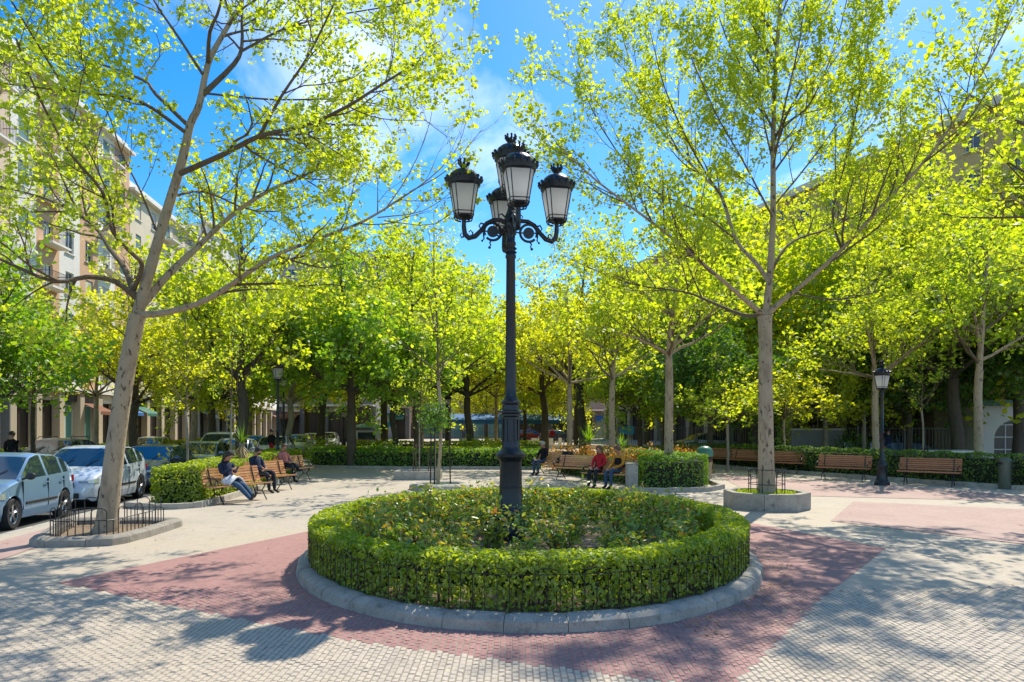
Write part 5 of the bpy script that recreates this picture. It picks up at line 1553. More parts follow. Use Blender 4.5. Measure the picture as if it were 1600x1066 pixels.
    for yw in (-.35, .25):
        g = G(); zz = ztop(bx - .02); g.tube([(bx - .02, yw, zz + .012), (bx - .26, yw + .22, ztop(bx - .26) + .022)], .009, 4); g.build('wiper', M['trim'], t)
    g = G(); g.tube([(roof1 + .25, 0, H), (roof1 + .10, 0, H + .16)], .006, 4); g.build('aerial', M['trim'], t)
    if rack:
        for sd in (-1, 1):
            g = G(); g.tube([(roof0 - .1, sd * hw * .70, H - .02), (roof0 - .2, sd * hw * .70, H + .05), (roof1 + .1, sd * hw * .70, H + .04), (roof1, sd * hw * .70, H - .03)], .016, 6); g.build('roof_rail', M['trim'], t)
    return t
CA = -PI / 2 + math.atan(-.117) * -1 * -1       # heading of the parked row: nose towards the camera
def street(y, off): return (kx(y) - off, y)
CH = math.atan2(-.993, .117)
def park(label, y, off, col, sx=.9, **kw):
    x, yy = street(y, off)
    t = car(label, (x, yy, -.12), CH, col, **kw); t.scale = (sx, 1, 1)
    return t
park('light blue hatchback with a dark rubbing strip at the left edge of the picture', 14.7, 1.40, 'blue', sx=.79, L_=3.9, W=1.72, H=1.52)
park('pale silver-white family car with big dark grille behind the leaning trunk', 18.65, 1.42, 'white', sx=.84, L_=4.1, W=1.80, H=1.56, style='hatch', wr=.33)
park('dark navy saloon parked behind the pale family car', 22.9, 1.40, 'navy', L_=4.3, H=1.47, style='sedan')
park('grey-blue hatchback parked behind the navy saloon', 27.4, 1.35, 'grey', L_=4.0, H=1.47)
park('silver hatchback, fifth car of the kerbside row', 31.8, 1.3, 'silver', L_=4.1, H=1.5)
park('white off-roader standing out in the road beyond the grey-blue hatchback', 35.5, 3.1, 'pure', L_=4.4, H=1.75, style='suv', rack=True, wr=.35)
park('teal hatchback far along the road, second lane', 41.5, 3.0, 'teal', L_=4.0, H=1.5)
park('white hatchback far along the kerbside row, left of the lamp', 39.0, 1.08, 'pure', L_=4.0, H=1.5)
park('silver estate far along the kerbside row, right of the lamp', 45.5, 1.08, 'silver', L_=4.3, H=1.5)
park('pale car near the far end of the kerbside row', 52.0, 1.08, 'white', L_=4.2, H=1.5)
park('last white car visible at the end of the kerbside row', 58.5, 1.08, 'pure', L_=4.2, H=1.5)
park('dark car with a roof rack on the far side of the road', 27.0, 6.9, 'navy', L_=4.3, H=1.6, style='suv', rack=True, group='cars across the road')
park('silver car on the far side of the road', 36.0, 6.9, 'silver', L_=4.2, H=1.5, style='sedan', group='cars across the road')
park('small red car far down the road on the left', 48.5, 6.7, 'red', L_=4.0, H=1.5, group='cars across the road')
for (x, d, col, st, lb) in ((1105, 46, 'silver', 'sedan', 'silver car beyond the hedge, left of the thin young tree'), (1300, 41, 'white', 'sedan', 'pale car roof showing above the right hedge'), (1395, 40, 'blue', 'hatch', 'light blue car behind the lantern on the right'),
                    (870, 78, 'navy', 'suv', 'dark vehicle far behind the big lamp, between trees'), (830, 82, 'red', 'hatch', 'small red car in the far distance right of the big lamp')):
    car(lb, ((x - 800) * d / F, d, 0), R(8), col, L_=4.2, H=1.45, style=st, group='cars beyond the square')

# ------------------------------------------------------------------ people
CL = {}
def cloth(name, col, rough=.85):
    if name not in CL: CL[name] = simple(name, col, rough, 0, .18, 12, .3, .2)
    return CL[name]
SKIN = simple('skin', (.46, .25, .17), .5, 0, .06, 20)
HAIRD = simple('dark_hair', (.018, .012, .01), .5)
HAIRB = simple('brown_hair', (.12, .055, .025), .5)
HAIRG = simple('grey_hair', (.35, .33, .31), .6)
SHOE = simple('black_shoe', (.015, .014, .014), .4)
EYE = simple('dark_eye', (.02, .015, .012), .2)
def person(label, loc, rz, pose, top, legs, shoes=SHOE, hair=HAIRD, longhair=False, s=1.0, skin=SKIN, group=None, sleeve=True):
    """pose: joint -> (x forward, y left, z up); grown with a skin modifier into one body"""
    t = thing('person', label, 'person', loc, rz, group)
    J = {k: Vector(v) * s for k, v in pose.items()}
    J['chin'] = J['neck'] + (J['head'] - J['neck']) * .55
    up = (J['head'] - J['neck']).normalized(); fw = pose.get('look', (1, 0, 0)); fw = Vector(fw).normalized()
    fw = (fw - up * fw.dot(up)).normalized()
    J['skull'] = J['head'] + up * .05 * s - fw * .005
    J['crown'] = J['head'] + up * .115 * s - fw * .015
    J['face'] = J['head'] + fw * .045 * s - up * .01
    rad = dict(pelvis=.145, belly=.135, chest=.15, upper=.135, neck=.064, chin=.068, head=.094, skull=.094, crown=.06, face=.055)
    edges = [('pelvis', 'belly', 't'), ('belly', 'chest', 't'), ('chest', 'upper', 't'), ('upper', 'neck', 's'), ('neck', 'chin', 's'), ('chin', 'head', 's'), ('head', 'skull', 's'), ('skull', 'crown', 's')]
    J['belly'] = J['pelvis'] * .6 + J['chest'] * .4
    J['upper'] = J['chest'] + (J['neck'] - J['chest']) * .62
    for sd in ('l', 'r'):
        rad.update({sd + 'sho': .076, sd + 'elb': .054, sd + 'wri': .030, sd + 'palm': .036, sd + 'hip': .105, sd + 'kne': .076, sd + 'ank': .050, sd + 'heel': .05, sd + 'toe': .038})
        w = J[sd + 'wri']; e = J[sd + 'elb']; fd = (w - e).normalized()
        J[sd + 'palm'] = w + fd * .065 * s
        a = J[sd + 'ank']; td = Vector(pose.get(sd + 'foot', (1, 0, -.15))).normalized()
        J[sd + 'toe'] = a + td * .19 * s + Vector((0, 0, -.045 * s)) * (1 if sd + 'foot' not in pose else 0)
        edges += [('upper', sd + 'sho', 't'), (sd + 'sho', sd + 'elb', 't' if sleeve else 's'), (sd + 'elb', sd + 'wri', 't' if sleeve else 's'), (sd + 'wri', sd + 'palm', 's'),
                  ('pelvis', sd + 'hip', 'l'), (sd + 'hip', sd + 'kne', 'l'), (sd + 'kne', sd + 'ank', 'l'), (sd + 'ank', sd + 'toe', 'b')]
    names = [k for k in rad if k in J]
    idx = {k: i for i, k in enumerate(names)}
    me = bpy.data.meshes.new('body_base')
    ev = [(idx[a], idx[b]) for a, b, _ in edges if a in idx and b in idx]
    used = {i for e in ev for i in e}
    names = [n_ for n_ in names if idx[n_] in used]; idx = {k: i for i, k in enumerate(names)}
    ev = [(idx[a], idx[b]) for a, b, _ in edges]
    me.from_pydata([tuple(J[n_]) for n_ in names], ev, [])
    ob = bpy.data.objects.new('body_base', me); COL.objects.link(ob)
    bm = bmesh.new(); bm.from_mesh(me); ly = bm.verts.layers.skin.verify(); bm.verts.ensure_lookup_table()
    for i, n_ in enumerate(names):
        r_ = rad[n_] * s; bm.verts[i][ly].radius = (r_, r_ * (1.0 if n_ not in ('chest', 'upper', 'pelvis', 'belly') else .82)); bm.verts[i][ly].use_root = (n_ == 'pelvis')
    bm.to_mesh(me); bm.free()
    mo = ob.modifiers.new('skin', 'SKIN'); mo.use_smooth_shade = True; mo.branch_smoothing = .4
    ms = ob.modifiers.new('sub', 'SUBSURF'); ms.levels = 1
    dg = bpy.context.evaluated_depsgraph_get(); dg.update()
    me2 = bpy.data.meshes.new_from_object(ob.evaluated_get(dg))
    bpy.data.objects.remove(ob)
    me2.name = 'body'; me2.materials.clear()
    for m_ in (skin, top, legs, shoes): me2.materials.append(m_)
    A = np.array([J[a] for a, b, _ in edges]); B = np.array([J[b] for a, b, _ in edges]); kind = [k for _, _, k in edges]
    km = {'s': 0, 't': 1, 'l': 2, 'b': 3}
    for p in me2.polygons:
        c = np.array(p.center); d = B - A; u = np.clip(((c - A) * d).sum(1) / ((d * d).sum(1) + 1e-9), 0, 1)
        dist = np.linalg.norm(A + d * u[:, None] - c, axis=1)
        i = int(dist.argmin()); p.material_index = km[kind[i]]
        if edges[i][0] == 'upper' and edges[i][1] == 'neck' and u[i] < .75: p.material_index = 1
        p.use_smooth = True
    body = link('body', me2, t)
    hd = J['head']; side = up.cross(fw).normalized()
    g = G()      # hands: five fingers each, rooted inside the palm
    for sd in ('l', 'r'):
        w, e, pl = J[sd + 'wri'], J[sd + 'elb'], J[sd + 'palm']
        fd = (pl - w).normalized(); lat = fd.cross(Vector((0, 0, 1)));
        lat = lat.normalized() if lat.length > .1 else Vector((0, 1, 0)); dn = Vector((0, 0, -1))
        dn = (dn - fd * dn.dot(fd)).normalized() if (dn - fd * dn.dot(fd)).length > .1 else Vector((1, 0, 0))
        for q, ln in zip((-.028, -.009, .010, .028), (.062, .078, .072, .055)):
            b0 = pl + lat * q * s * .9
            g.tube([b0, b0 + fd * ln * .55 * s, b0 + fd * ln * .85 * s + dn * .018 * s, b0 + fd * ln * .95 * s + dn * .04 * s], [.0095 * s, .009 * s, .008 * s, .006 * s], 6)
        b0 = w + fd * .025 * s; sg = 1 if sd == 'l' else -1
        g.tube([b0, b0 + (lat * sg * -.035 + fd * .025) * s, b0 + (lat * sg * -.042 + fd * .06) * s], [.011 * s, .010 * s, .007 * s], 6)
    g.build('fingers', skin, t, smooth=True)
    g = G()      # face: nose, mouth, ears
    fc = hd + fw * .082 * s
    g.tube([fc + up * .028 * s, fc + fw * .022 * s - up * .012 * s], [.008 * s, .014 * s], 6); g.sphere(fc + fw * .016 * s - up * .012 * s, .013 * s, 8, 6)
    for q in (-1, 1): g.sphere(hd + side * q * .083 * s - up * .002 * s, (.014 * s, .014 * s, .03 * s), 8, 6)
    g.build('nose_and_ears', skin, t, smooth=True)
    for q in (-1, 1):
        g = G(); g.sphere(fc + side * q * .032 * s + up * .022 * s - fw * .006 * s, .010 * s, 8, 6); g.build('eye', EYE, t)
    g = G(); g.tube([fc + side * .022 * s - up * .045 * s - fw * .008 * s, fc - up * .047 * s, fc - side * .022 * s - up * .045 * s - fw * .008 * s], .005 * s, 5); g.build('mouth', simple('lips', (.35, .10, .08)) if 'lips' not in bpy.data.materials else bpy.data.materials['lips'], t)
    # hair: a cap over the skull, open at the face
    g = G(); seg, rng_ = 16, 9; vs = []; fs = []
    Rm = .117 * s
    cen = hd + up * .035 * s - fw * .014 * s
    for i in range(rng_ + 1):
        th = (PI * (.70 if longhair else .62)) * i / rng_
        for q in range(seg):
            ph = 2 * PI * q / seg
            fwd = math.cos(ph)
            tt = th * (1 if fwd < .2 else 1 - .62 * (fwd - .2) / .8)
            wv = 1 + .03 * math.sin(ph * 7 + i)
            vs.append(cen + (fw * math.sin(tt) * math.cos(ph) + side * math.sin(tt) * math.sin(ph) * .92 + up * math.cos(tt)) * Rm * wv)
    for i in range(rng_):
        for q in range(seg): fs.append((i * seg + q, (i + 1) * seg + q, (i + 1) * seg + (q + 1) % seg, i * seg + (q + 1) % seg))
    g.add(vs, fs)
    if longhair:
        for q in np.linspace(-1.2, 1.2, 7):
            o_ = -fw * math.cos(q) * .075 * s + side * math.sin(q) * .085 * s
            g.tube([hd + o_ + up * .03 * s, hd + o_ * 1.15 - up * .08 * s, J['neck'] + o_ * 1.25 - Vector((0, 0, .04 * s)), J['neck'] + o_ * 1.2 - Vector((0, 0, .13 * s))], [.03 * s, .032 * s, .028 * s, .010 * s], 6)
    g.build('hair', hair, t, smooth=True)
    return t
def seated(lean=-.12, head=(.04, 0), hands='lap', legs='bent', ext=.0):
    """seat height .45, pelvis at origin x=0; knees forward"""
    p = dict(pelvis=(0, 0, .56), chest=(-.10 + lean * .5, 0, .90), neck=(-.11 + lean * .8, 0, 1.07), head=(-.08 + lean * .8 + head[0], head[1], 1.195))
    for sd, q in (('l', 1), ('r', -1)):
        p[sd + 'sho'] = (-.12 + lean * .75, .175 * q, 1.00)
        p[sd + 'elb'] = (-.02 + lean * .4, .215 * q, .76)
        p[sd + 'wri'] = (.20, .07 * q, .72) if hands == 'lap' else (.16, .05 * q, .86) if hands == 'phone' else (.34, .10 * q, .64)
        p[sd + 'hip'] = (.03, .09 * q, .54)
        if legs == 'bent':
            p[sd + 'kne'] = (.46, .11 * q, .55); p[sd + 'ank'] = (.48 + ext * .3, .10 * q, .09)
        else:
            p[sd + 'kne'] = (.45, .10 * q, .44); p[sd + 'ank'] = (.86, .04 * q, .12 + .05 * (q > 0)); p[sd + 'foot'] = (.45, 0, .75)
    return p
NAVY = cloth('navy_jacket', (.022, .030, .065)); JEANS = cloth('blue_jeans', (.045, .085, .15)); DARKT = cloth('dark_trousers', (.02, .024, .035))
REDJ = cloth('red_sweater', (.42, .02, .03)); YEL = cloth('mustard_top', (.50, .23, .03)); BLK = cloth('black_cloth', (.014, .014, .017)); WHT = cloth('white_cloth', (.70, .70, .74)); PNK = cloth('pink_top', (.45, .17, .15)); GRY = cloth('grey_cloth', (.22, .23, .25))
def on_bench(b, along, front=.0):
    """point on a bench: along its length, facing its front (-Y local)"""
    rz = b.rotation_euler[2]; c_, s_ = math.cos(rz), math.sin(rz)
    y = .06 - front
    return (b.location[0] + along * c_ - y * s_, b.location[1] + along * s_ + y * c_, 0), rz - PI / 2
# left benches: they face right (+X) towards the square
l, a = on_bench(bL1, -.25)
po = seated(-.02, (.09, 0), 'phone', 'ext'); po['rkne'] = (.45, -.09, .46); po['look'] = (1, 0, -.5)
person('woman in navy jacket and jeans on the nearest left bench, legs stretched out', l, a, po, NAVY, JEANS, hair=HAIRD, longhair=True)
lx, ly = l[0], l[1]
rgp = np.random.default_rng(2)
# white jacket over her lap
g = G()
V_ = []; F_ = []
for i in range(7):
    for j in range(9):
        u, v = i / 6, j / 8
        V_.append((-.02 + .34 * u, -.24 + .48 * v, .70 - .22 * abs(v - .5) ** 1.6 * 2.6 + .018 * math.sin(u * 9 + j) - .05 * u))
for i in range(6):
    for j in range(8): F_.append((i * 9 + j, i * 9 + j + 1, (i + 1) * 9 + j + 1, (i + 1) * 9 + j))
g.add(V_, F_); wc = g.build('folded_jacket', WHT, None, smooth=True, loc=l, rot=a)
sm = wc.modifiers.new('t', 'SOLIDIFY'); sm.thickness = .03
tag(wc, 'white jacket folded over the lap of the woman on the nearest left bench', 'jacket')
g = G(); g.box((0, 0, 0), (.012, .07, .14)); ph = g.build('phone', M['trim'], None, bevel=.004)
v_ = Vector((.30, 0, .90)); ph.location = (l[0] + v_.x * math.cos(a), l[1] + v_.x * math.sin(a), .89); ph.rotation_euler = (0, .6, a); tag(ph, 'dark phone held by the woman on the nearest left bench', 'phone')
l, a = on_bench(bL2, -.3)
po = seated(-.05, (.08, 0), 'lap', 'bent', .2); po['lkne'] = (.46, .12, .60); po['rkne'] = (.48, -.11, .56); po['look'] = (1, .05, -.45)
person('bearded man in dark navy jacket sitting on the second left bench', l, a, po, NAVY, DARKT, hair=HAIRD)
g = G(); hd = Vector(po['head']); g.sphere((hd.x + .055, 0, hd.z - .065), (.038, .055, .032), 10, 8)
bd = g.build('beard', HAIRD, bpy.data.objects[[o.name for o in COL.objects if o.get('label', '').startswith('bearded man')][0]], smooth=True)
l, a = on_bench(bL3, -.15)
po = seated(-.05, (.03, 0), 'lap', 'bent'); po['lkne'] = (.44, .02, .62); po['lank'] = (.72, -.12, .42); po['lfoot'] = (.8, 0, .1)
person('person in a pinkish top with crossed legs, half hidden by the left lamp post', l, a, po, PNK, DARKT, hair=HAIRB)
l, a = on_bench(bM3, -.42)
po = seated(.03, (.03, 0), 'knees', 'bent', .1)
person('woman in a red sweater sitting upright on the wooden bench', l, a + R(5), po, REDJ, DARKT, hair=HAIRB, longhair=True)
l, a = on_bench(bM3, .28)
po = seated(.06, (.05, 0), 'knees', 'bent', -.1); po['lkne'] = (.45, .12, .60); po['look'] = (1, -.3, -.3)
person('person in a mustard top with dark vest and jeans next to the woman in red', l, a - R(12), po, YEL, JEANS, hair=HAIRB)
g = G(); g.lathe([(.155, .66), (.165, .80), (.155, .96)], 14, c=(-.10, 0), cap=False); vst = g.build('vest', BLK, bpy.data.objects[[o.name for o in COL.objects if 'mustard top' in o.get('label', '')][0]], smooth=True); vst.scale = (1, 1.15, 1)
l, a = on_bench(bM2, -.55)
po = seated(.05, (.05, 0), 'knees', 'bent', -.15)
person('grey-haired person in black and jeans at the left end of the farther bench', l, a, po, BLK, JEANS, hair=HAIRG)
# coat hung over the bench back
g = G(); V_ = []; F_ = []
for i in range(9):
    for j in range(7):
        u, v = i / 8, j / 6
        yy = .36 - .30 * min(1, u * 1.6) + (.0 if u < .6 else -.05); zz = .93 - .45 * u + (0 if u > .1 else -.02)
        V_.append((.25 + .5 * v + .03 * math.sin(u * 6), yy + .03 * math.sin(v * 11 + u * 4), zz))
for i in range(8):
    for j in range(6): F_.append((i * 7 + j, i * 7 + j + 1, (i + 1) * 7 + j + 1, (i + 1) * 7 + j))
g.add(V_, F_); o = g.build('black_coat', BLK, None, smooth=True, loc=tuple(bM2.location), rot=bM2.rotation_euler[2])
sm = o.modifiers.new('t', 'SOLIDIFY'); sm.thickness = .05
tag(o, 'black coat draped over the back of the farther bench beside the seated person', 'coat')
# people standing or walking far off
def standing(step=.12):
    p = dict(pelvis=(0, 0, .95), chest=(-.01, 0, 1.28), neck=(-.01, 0, 1.48), head=(.02, 0, 1.61))
    for sd, q in (('l', 1), ('r', -1)):
        p[sd + 'sho'] = (-.01, .185 * q, 1.40); p[sd + 'elb'] = (-.03, .22 * q, 1.13); p[sd + 'wri'] = (.06, .21 * q, .88)
        p[sd + 'hip'] = (0, .09 * q, .90); p[sd + 'kne'] = (.04 + step * q, .10 * q, .50); p[sd + 'ank'] = (step * q * 1.2, .10 * q, .08)
    return p
for (x, d, tp, lg, hr, lb, rz) in ((424, 36, BLK, REDJ, HAIRD, 'person in black top and red trousers behind the hedge left of the lamp post', 1.0), (1388, 36, NAVY, JEANS, HAIRD, 'dark-haired person behind the hedge right of the lantern', 2.0),
                     (602, 58, REDJ, DARKT, HAIRB, 'tiny distant figure in red near the bus stop sign', 0.5), (848, 60, NAVY, DARKT, HAIRD, 'distant figure in navy right of the big lamp', 2.5), (863, 61, REDJ, JEANS, HAIRB, 'distant figure in red beside the one in navy', -1.2), (18, 24.5, BLK, DARKT, HAIRD, 'dark-clothed passer-by across the road behind the blue car', 1.5)):
    hh = person(lb, ((x - 800) * d / F, d, 0.02), rz, standing(), tp, lg, hair=hr)
# pigeon on the right lantern post
t = thing('pigeon', 'dark pigeon perched on top of the right lantern post', 'bird', (P(1378, 0, 22.6).x, 22.6, 4.01), .8)
g = G(); g.sphere((0, 0, .07), (.13, .055, .055), 10, 8); g.sphere((.11, 0, .13), .032, 8, 6); g.tube([(.08, 0, .09), (.11, 0, .13)], [.04, .026], 8); g.build('body', BLK, t, smooth=True)
g = G(); g.tube([(-.10, 0, .07), (-.22, 0, .05)], [.035, .02], 6); g.build('tail', BLK, t)
g = G(); g.tube([(.135, 0, .13), (.165, 0, .122)], [.008, .002], 5); g.build('beak', GRY, t)
g = G()
for q in (-.02, .02): g.tube([(0, q, .03), (0, q, -.01)], .005, 4)
g.build('feet', PNK, t)
# ------------------------------------------------------------------ buildings
def wall_mat(name, col, var=.08):
    m, nt, N, L, bs = new_mat(name)
    v = worldpos(N)
    n1 = noise(N, L, v, .35, 5); n2 = noise(N, L, v, 3, 6, .65)
    c = ramp(N, L, n1, [(.3, tuple(x * (1 - var) for x in col)), (.7, tuple(min(1, x * (1 + var)) for x in col))])
    L.new(mixrgb(N, L, .3, c, ramp(N, L, n2, [(.3, .75), (.7, 1.0)]), 'MULTIPLY'), bs.inputs['Base Color'])
    bs.inputs['Roughness'].default_value = .88
    return m
WM = dict(peach=wall_mat('peach_render', (.64, .49, .37)), cream=wall_mat('cream_render', (.66, .57, .42)), orange=wall_mat('orange_brick_render', (.60, .37, .22)), white=wall_mat('white_render', (.72, .69, .62)),
          stone=wall_mat('pale_stone', (.42, .36, .26)), ochre=wall_mat('ochre_render', (.64, .42, .17)), brown=wall_mat('brown_brick', (.20, .085, .045)), grey=wall_mat('grey_render', (.30, .30, .31)), dkgrey=wall_mat('dark_grey_stone', (.15, .15, .155)))
m, nt, N, L, bs = new_mat('window_glass'); bs.inputs['Base Color'].default_value = (.03, .05, .06, 1); bs.inputs['Roughness'].default_value = .06; bs.inputs['Specular IOR Level'].default_value = .9; M['wglass'] = m
m, nt, N, L, bs = new_mat('teal_shop_glass'); bs.inputs['Base Color'].default_value = (.10, .30, .30, 1); bs.inputs['Roughness'].default_value = .08; bs.inputs['Specular IOR Level'].default_value = .9; M['teal'] = m
M['dark_in'] = simple('dark_shop_front', (.045, .04, .036), .3)
M['frame_w'] = simple('white_frame', (.6, .6, .58), .5)
M['shutter'] = simple('green_roller_blind', (.10, .20, .19), .6)
M['shutter_w'] = simple('pale_roller_blind', (.52, .50, .44), .6)
M['awning_blue'] = simple('blue_awning', (.02, .12, .32), .7)
M['roof_tile'] = simple('brown_roof', (.16, .07, .045), .8)
M['sign_blue'] = simple('blue_sign', (.03, .28, .48), .4)
def building(label, p0, p1, floors, gh, fh, bay, wall, trim='white', ground='stone', depth=11, balc=(), shutter=('shutter', 'shutter_w'), glass_g=('dark_in',), seed=0, attic=False, ww=1.1, wh=1.55, name='apartment_building', stripes=None):
    """front runs from p0 to p1; its outer side is to the right-hand side of that direction"""
    rg = np.random.default_rng(seed)
    d = Vector((p1[0] - p0[0], p1[1] - p0[1])); Ln = d.length; rz = math.atan2(d.y, d.x)
    t = thing(name, label, 'building', (p0[0], p0[1], 0.0), rz)
    nb = max(1, int(Ln / bay)); bw = Ln / nb; H = gh + floors * fh
    g = G()
    def q(x0, x1, z0, z1, y=0, mi=0): g.add([(x0, y, z0), (x1, y, z0), (x1, y, z1), (x0, y, z1)], [(0, 1, 2, 3)], mi)
    for fl in range(floors):
        z = gh + fl * fh; z0 = z + .85 if not attic else z + .85; z1 = z0 + wh
        for b in range(nb):
            mi = 1 if (stripes and b % stripes == 0) else 0
            cx = (b + .5) * bw; a, c = cx - ww / 2, cx + ww / 2
            q(b * bw, (b + 1) * bw, z, z0, 0, mi); q(b * bw, (b + 1) * bw, z1, z + fh, 0, mi); q(b * bw, a, z0, z1, 0, mi); q(c, (b + 1) * bw, z0, z1, 0, mi)
            for (x0, x1, u0, u1) in ((a, a, z0, z1), (c, c, z0, z1)): g.add([(x0, 0, u0), (x0, .22, u0), (x0, .22, u1), (x0, 0, u1)], [(0, 1, 2, 3)], mi)
            g.add([(a, 0, z0), (c, 0, z0), (c, .22, z0), (a, .22, z0)], [(0, 1, 2, 3)], mi); g.add([(a, 0, z1), (c, 0, z1), (c, .22, z1), (a, .22, z1)], [(0, 1, 2, 3)], mi)
    # sides, back and roof slab
    g.add([(0, 0, 0), (0, depth, 0), (0, depth, H), (0, 0, H), (Ln, 0, 0), (Ln, depth, 0), (Ln, depth, H), (Ln, 0, H)], [(0, 3, 2, 1), (4, 5, 6, 7), (1, 2, 6, 5), (3, 7, 6, 2)])
    g.build('wall', [WM[wall], WM[trim]], t)
    # windows
    g = G(); x, z = ww / 2, wh / 2
    for s0, sz in (((-x + .03, 0, 0), (.06, .06, wh)), ((x - .03, 0, 0), (.06, .06, wh)), ((0, 0, 0), (.05, .06, wh - .12)), ((0, 0, -z + .03), (ww - .12, .06, .06)), ((0, 0, z - .03), (ww - .12, .06, .06))): g.box(s0, sz)
    wf = g.mesh('window', M['frame_w'])
    g = G(); g.add([(-x + .05, 0, -z + .05), (x - .05, 0, -z + .05), (x - .05, 0, z - .05), (-x + .05, 0, z - .05)], [(0, 1, 2, 3)]); wp = g.mesh('pane', M['wglass'])
    bl = {}
    for sh in shutter:
        for hh in (.35, .65, 1.0):
            g = G(); g.box((0, 0, z - wh * hh / 2 - .01), (ww - .10, .03, wh * hh - .06)); bl[(sh, hh)] = g.mesh('blind', M[sh])
    g = G(); g.box((0, -.03, -z - .05), (ww + .2, .16, .08)); sill = g.mesh('sill', WM[trim])
    g = G(); bwid = min(bw - .25, 2.3); g.box((0, -.45, -.9), (bwid, .9, .14)); bslab = g.mesh('balcony', WM[trim])
    g = G()
    for i in range(int(bwid / .14)): g.tube([(-bwid / 2 + .05 + i * .14, -.87, -.83), (-bwid / 2 + .05 + i * .14, -.87, .12)], .012, 4, cap=False)
    g.tube([(-bwid / 2, -.02, .12), (-bwid / 2, -.87, .12), (bwid / 2, -.87, .12), (bwid / 2, -.02, .12)], .022, 4); brail = g.mesh('railing', M['iron'])
    for fl in range(floors):
        for b in range(nb):
            cx = (b + .5) * bw; cz = gh + fl * fh + .85 + wh / 2
            w_ = link('window', wf, t, (cx, .13, cz)); link('pane', wp, w_, (0, .0, 0))
            if rg.random() < .62:
                link('blind', bl[(shutter[rg.integers(0, len(shutter))], (.35, .65, 1.0)[rg.integers(0, 3)])], w_, (0, -.05, 0))
            if b in balc and fl > 0:
                bo = link('balcony', bslab, t, (cx, 0, cz - .02)); link('railing', brail, bo, (0, 0, 0))
            else: link('sill', sill, w_, (0, -.13, 0))
    # cornices
    g = G(); g.box((Ln / 2, -.10, gh - .12), (Ln + .1, .5, .28)); g.build('string_course', WM[trim], t)
    g = G(); g.box((Ln / 2, -.12, H + .1), (Ln + .3, .7, .22)); g.box((Ln / 2, .25, H + .55), (Ln, .25, .7)); g.build('cornice', WM[trim], t)
    # ground floor: pillars with shop fronts between
    for b in range(nb + 1):
        g = G(); g.box((b * bw, .15, gh / 2 - .14), (.62, .7, gh - .28)); g.build('pillar', WM[ground], t)
    for b in range(nb):
        cx = (b + .5) * bw; k = rg.integers(0, len(glass_g))
        g = G(); wI = bw - .62
        g.box((cx, .40, (gh - .95) / 2), (wI, .05, gh - .95)); sf = g.build('shop_window', M[glass_g[k]], t)
        g = G()
        for xx in (-wI / 2 + .04, 0, wI / 2 - .04): g.box((cx + xx, .35, (gh - .95) / 2), (.06, .06, gh - .95))
        g.box((cx, .35, gh - 1.2), (wI - .2, .05, .06)); g.build('frame', M['frame_w'] if k else M['trim'], sf)
        if rg.random() < .3 and shutter:
            g = G(); ac = [M['awning_blue'], WM['cream'], WM['brown'], M['bin_green']][rg.integers(0, 4)]
            g.add([(cx - wI / 2, -.02, gh - 1.0), (cx + wI / 2, -.02, gh - 1.0), (cx + wI / 2, -1.3, gh - 1.6), (cx - wI / 2, -1.3, gh - 1.6), (cx - wI / 2, -1.3, gh - 1.85), (cx + wI / 2, -1.3, gh - 1.85)], [(0, 1, 2, 3), (3, 2, 5, 4)])
            g.build('awning', ac, t)
        g = G(); g.box((cx, .22, gh - .62), (wI, .4, .62)); g.build('fascia', [M['dark_in'], WM['white'], WM['stone'], WM['dkgrey']][rg.integers(0, 4)], t)
    return t
def fy(y): return (kx(y) - 17.8, y)
building('tall peach and white apartment building at the far left, nearest the camera', fy(20), fy(41.5), 6, 5.0, 3.25, 3.1, 'peach', 'white', 'dkgrey', balc=(2, 5), glass_g=('teal', 'dark_in', 'teal'), seed=1, ww=1.25, stripes=2)
building('orange apartment building with white piers, second along the street on the left', fy(41.6), fy(58), 7, 4.6, 2.9, 2.75, 'orange', 'white', 'stone', balc=(1, 4), glass_g=('dark_in', 'teal'), seed=2, stripes=2)
building('cream apartment building, third along the street on the left', fy(58.1), fy(78), 6, 4.6, 2.9, 3.0, 'cream', 'white', 'stone', balc=(2, 3), glass_g=('dark_in',), seed=3)
building('white apartment building at the far end of the street on the left', fy(78.1), fy(112), 7, 4.6, 2.9, 3.2, 'white', 'cream', 'stone', glass_g=('dark_in',), seed=4)
building('ochre apartment building rising at the right edge above the trees', (21.5, 74), (33.4, 38.5), 6, 4.6, 3.0, 3.0, 'ochre', 'cream', 'stone', balc=(3, 7), glass_g=('dark_in',), seed=5)
building('orange-brown apartment building at the right, farther one', (13.5, 98), (21.3, 74.6), 6, 4.4, 3.0, 3.1, 'orange', 'cream', 'stone', glass_g=('dark_in',), seed=6)
building('grey stone apartment block with dark arcade closing the square behind the left trees', (-30, 88), (-17.5, 86.5), 6, 4.6, 3.1, 3.0, 'grey', 'white', 'dkgrey', balc=(1, 3), glass_g=('dark_in',), seed=7)
bb = building('brown brick apartment block with flat penthouse roof behind the middle trees', (-23.0, 96), (-14.6, 95.5), 6, 4.6, 3.1, 3.0, 'brown', 'stone', 'dkgrey', balc=(1,), glass_g=('dark_in',), seed=8)
g = G(); g.box((4.0, 5, 24.6), (7.2, 7, 2.6)); g.box((4.0, 5, 26.0), (8.4, 8.2, .3)); g.build('penthouse', WM['brown'], bb)
building('low dark shop row across the far end of the square', (-14, 104), (16, 106), 2, 4.4, 3.0, 3.3, 'grey', 'white', 'dkgrey', depth=8, glass_g=('dark_in', 'teal'), seed=9, name='shop_row')
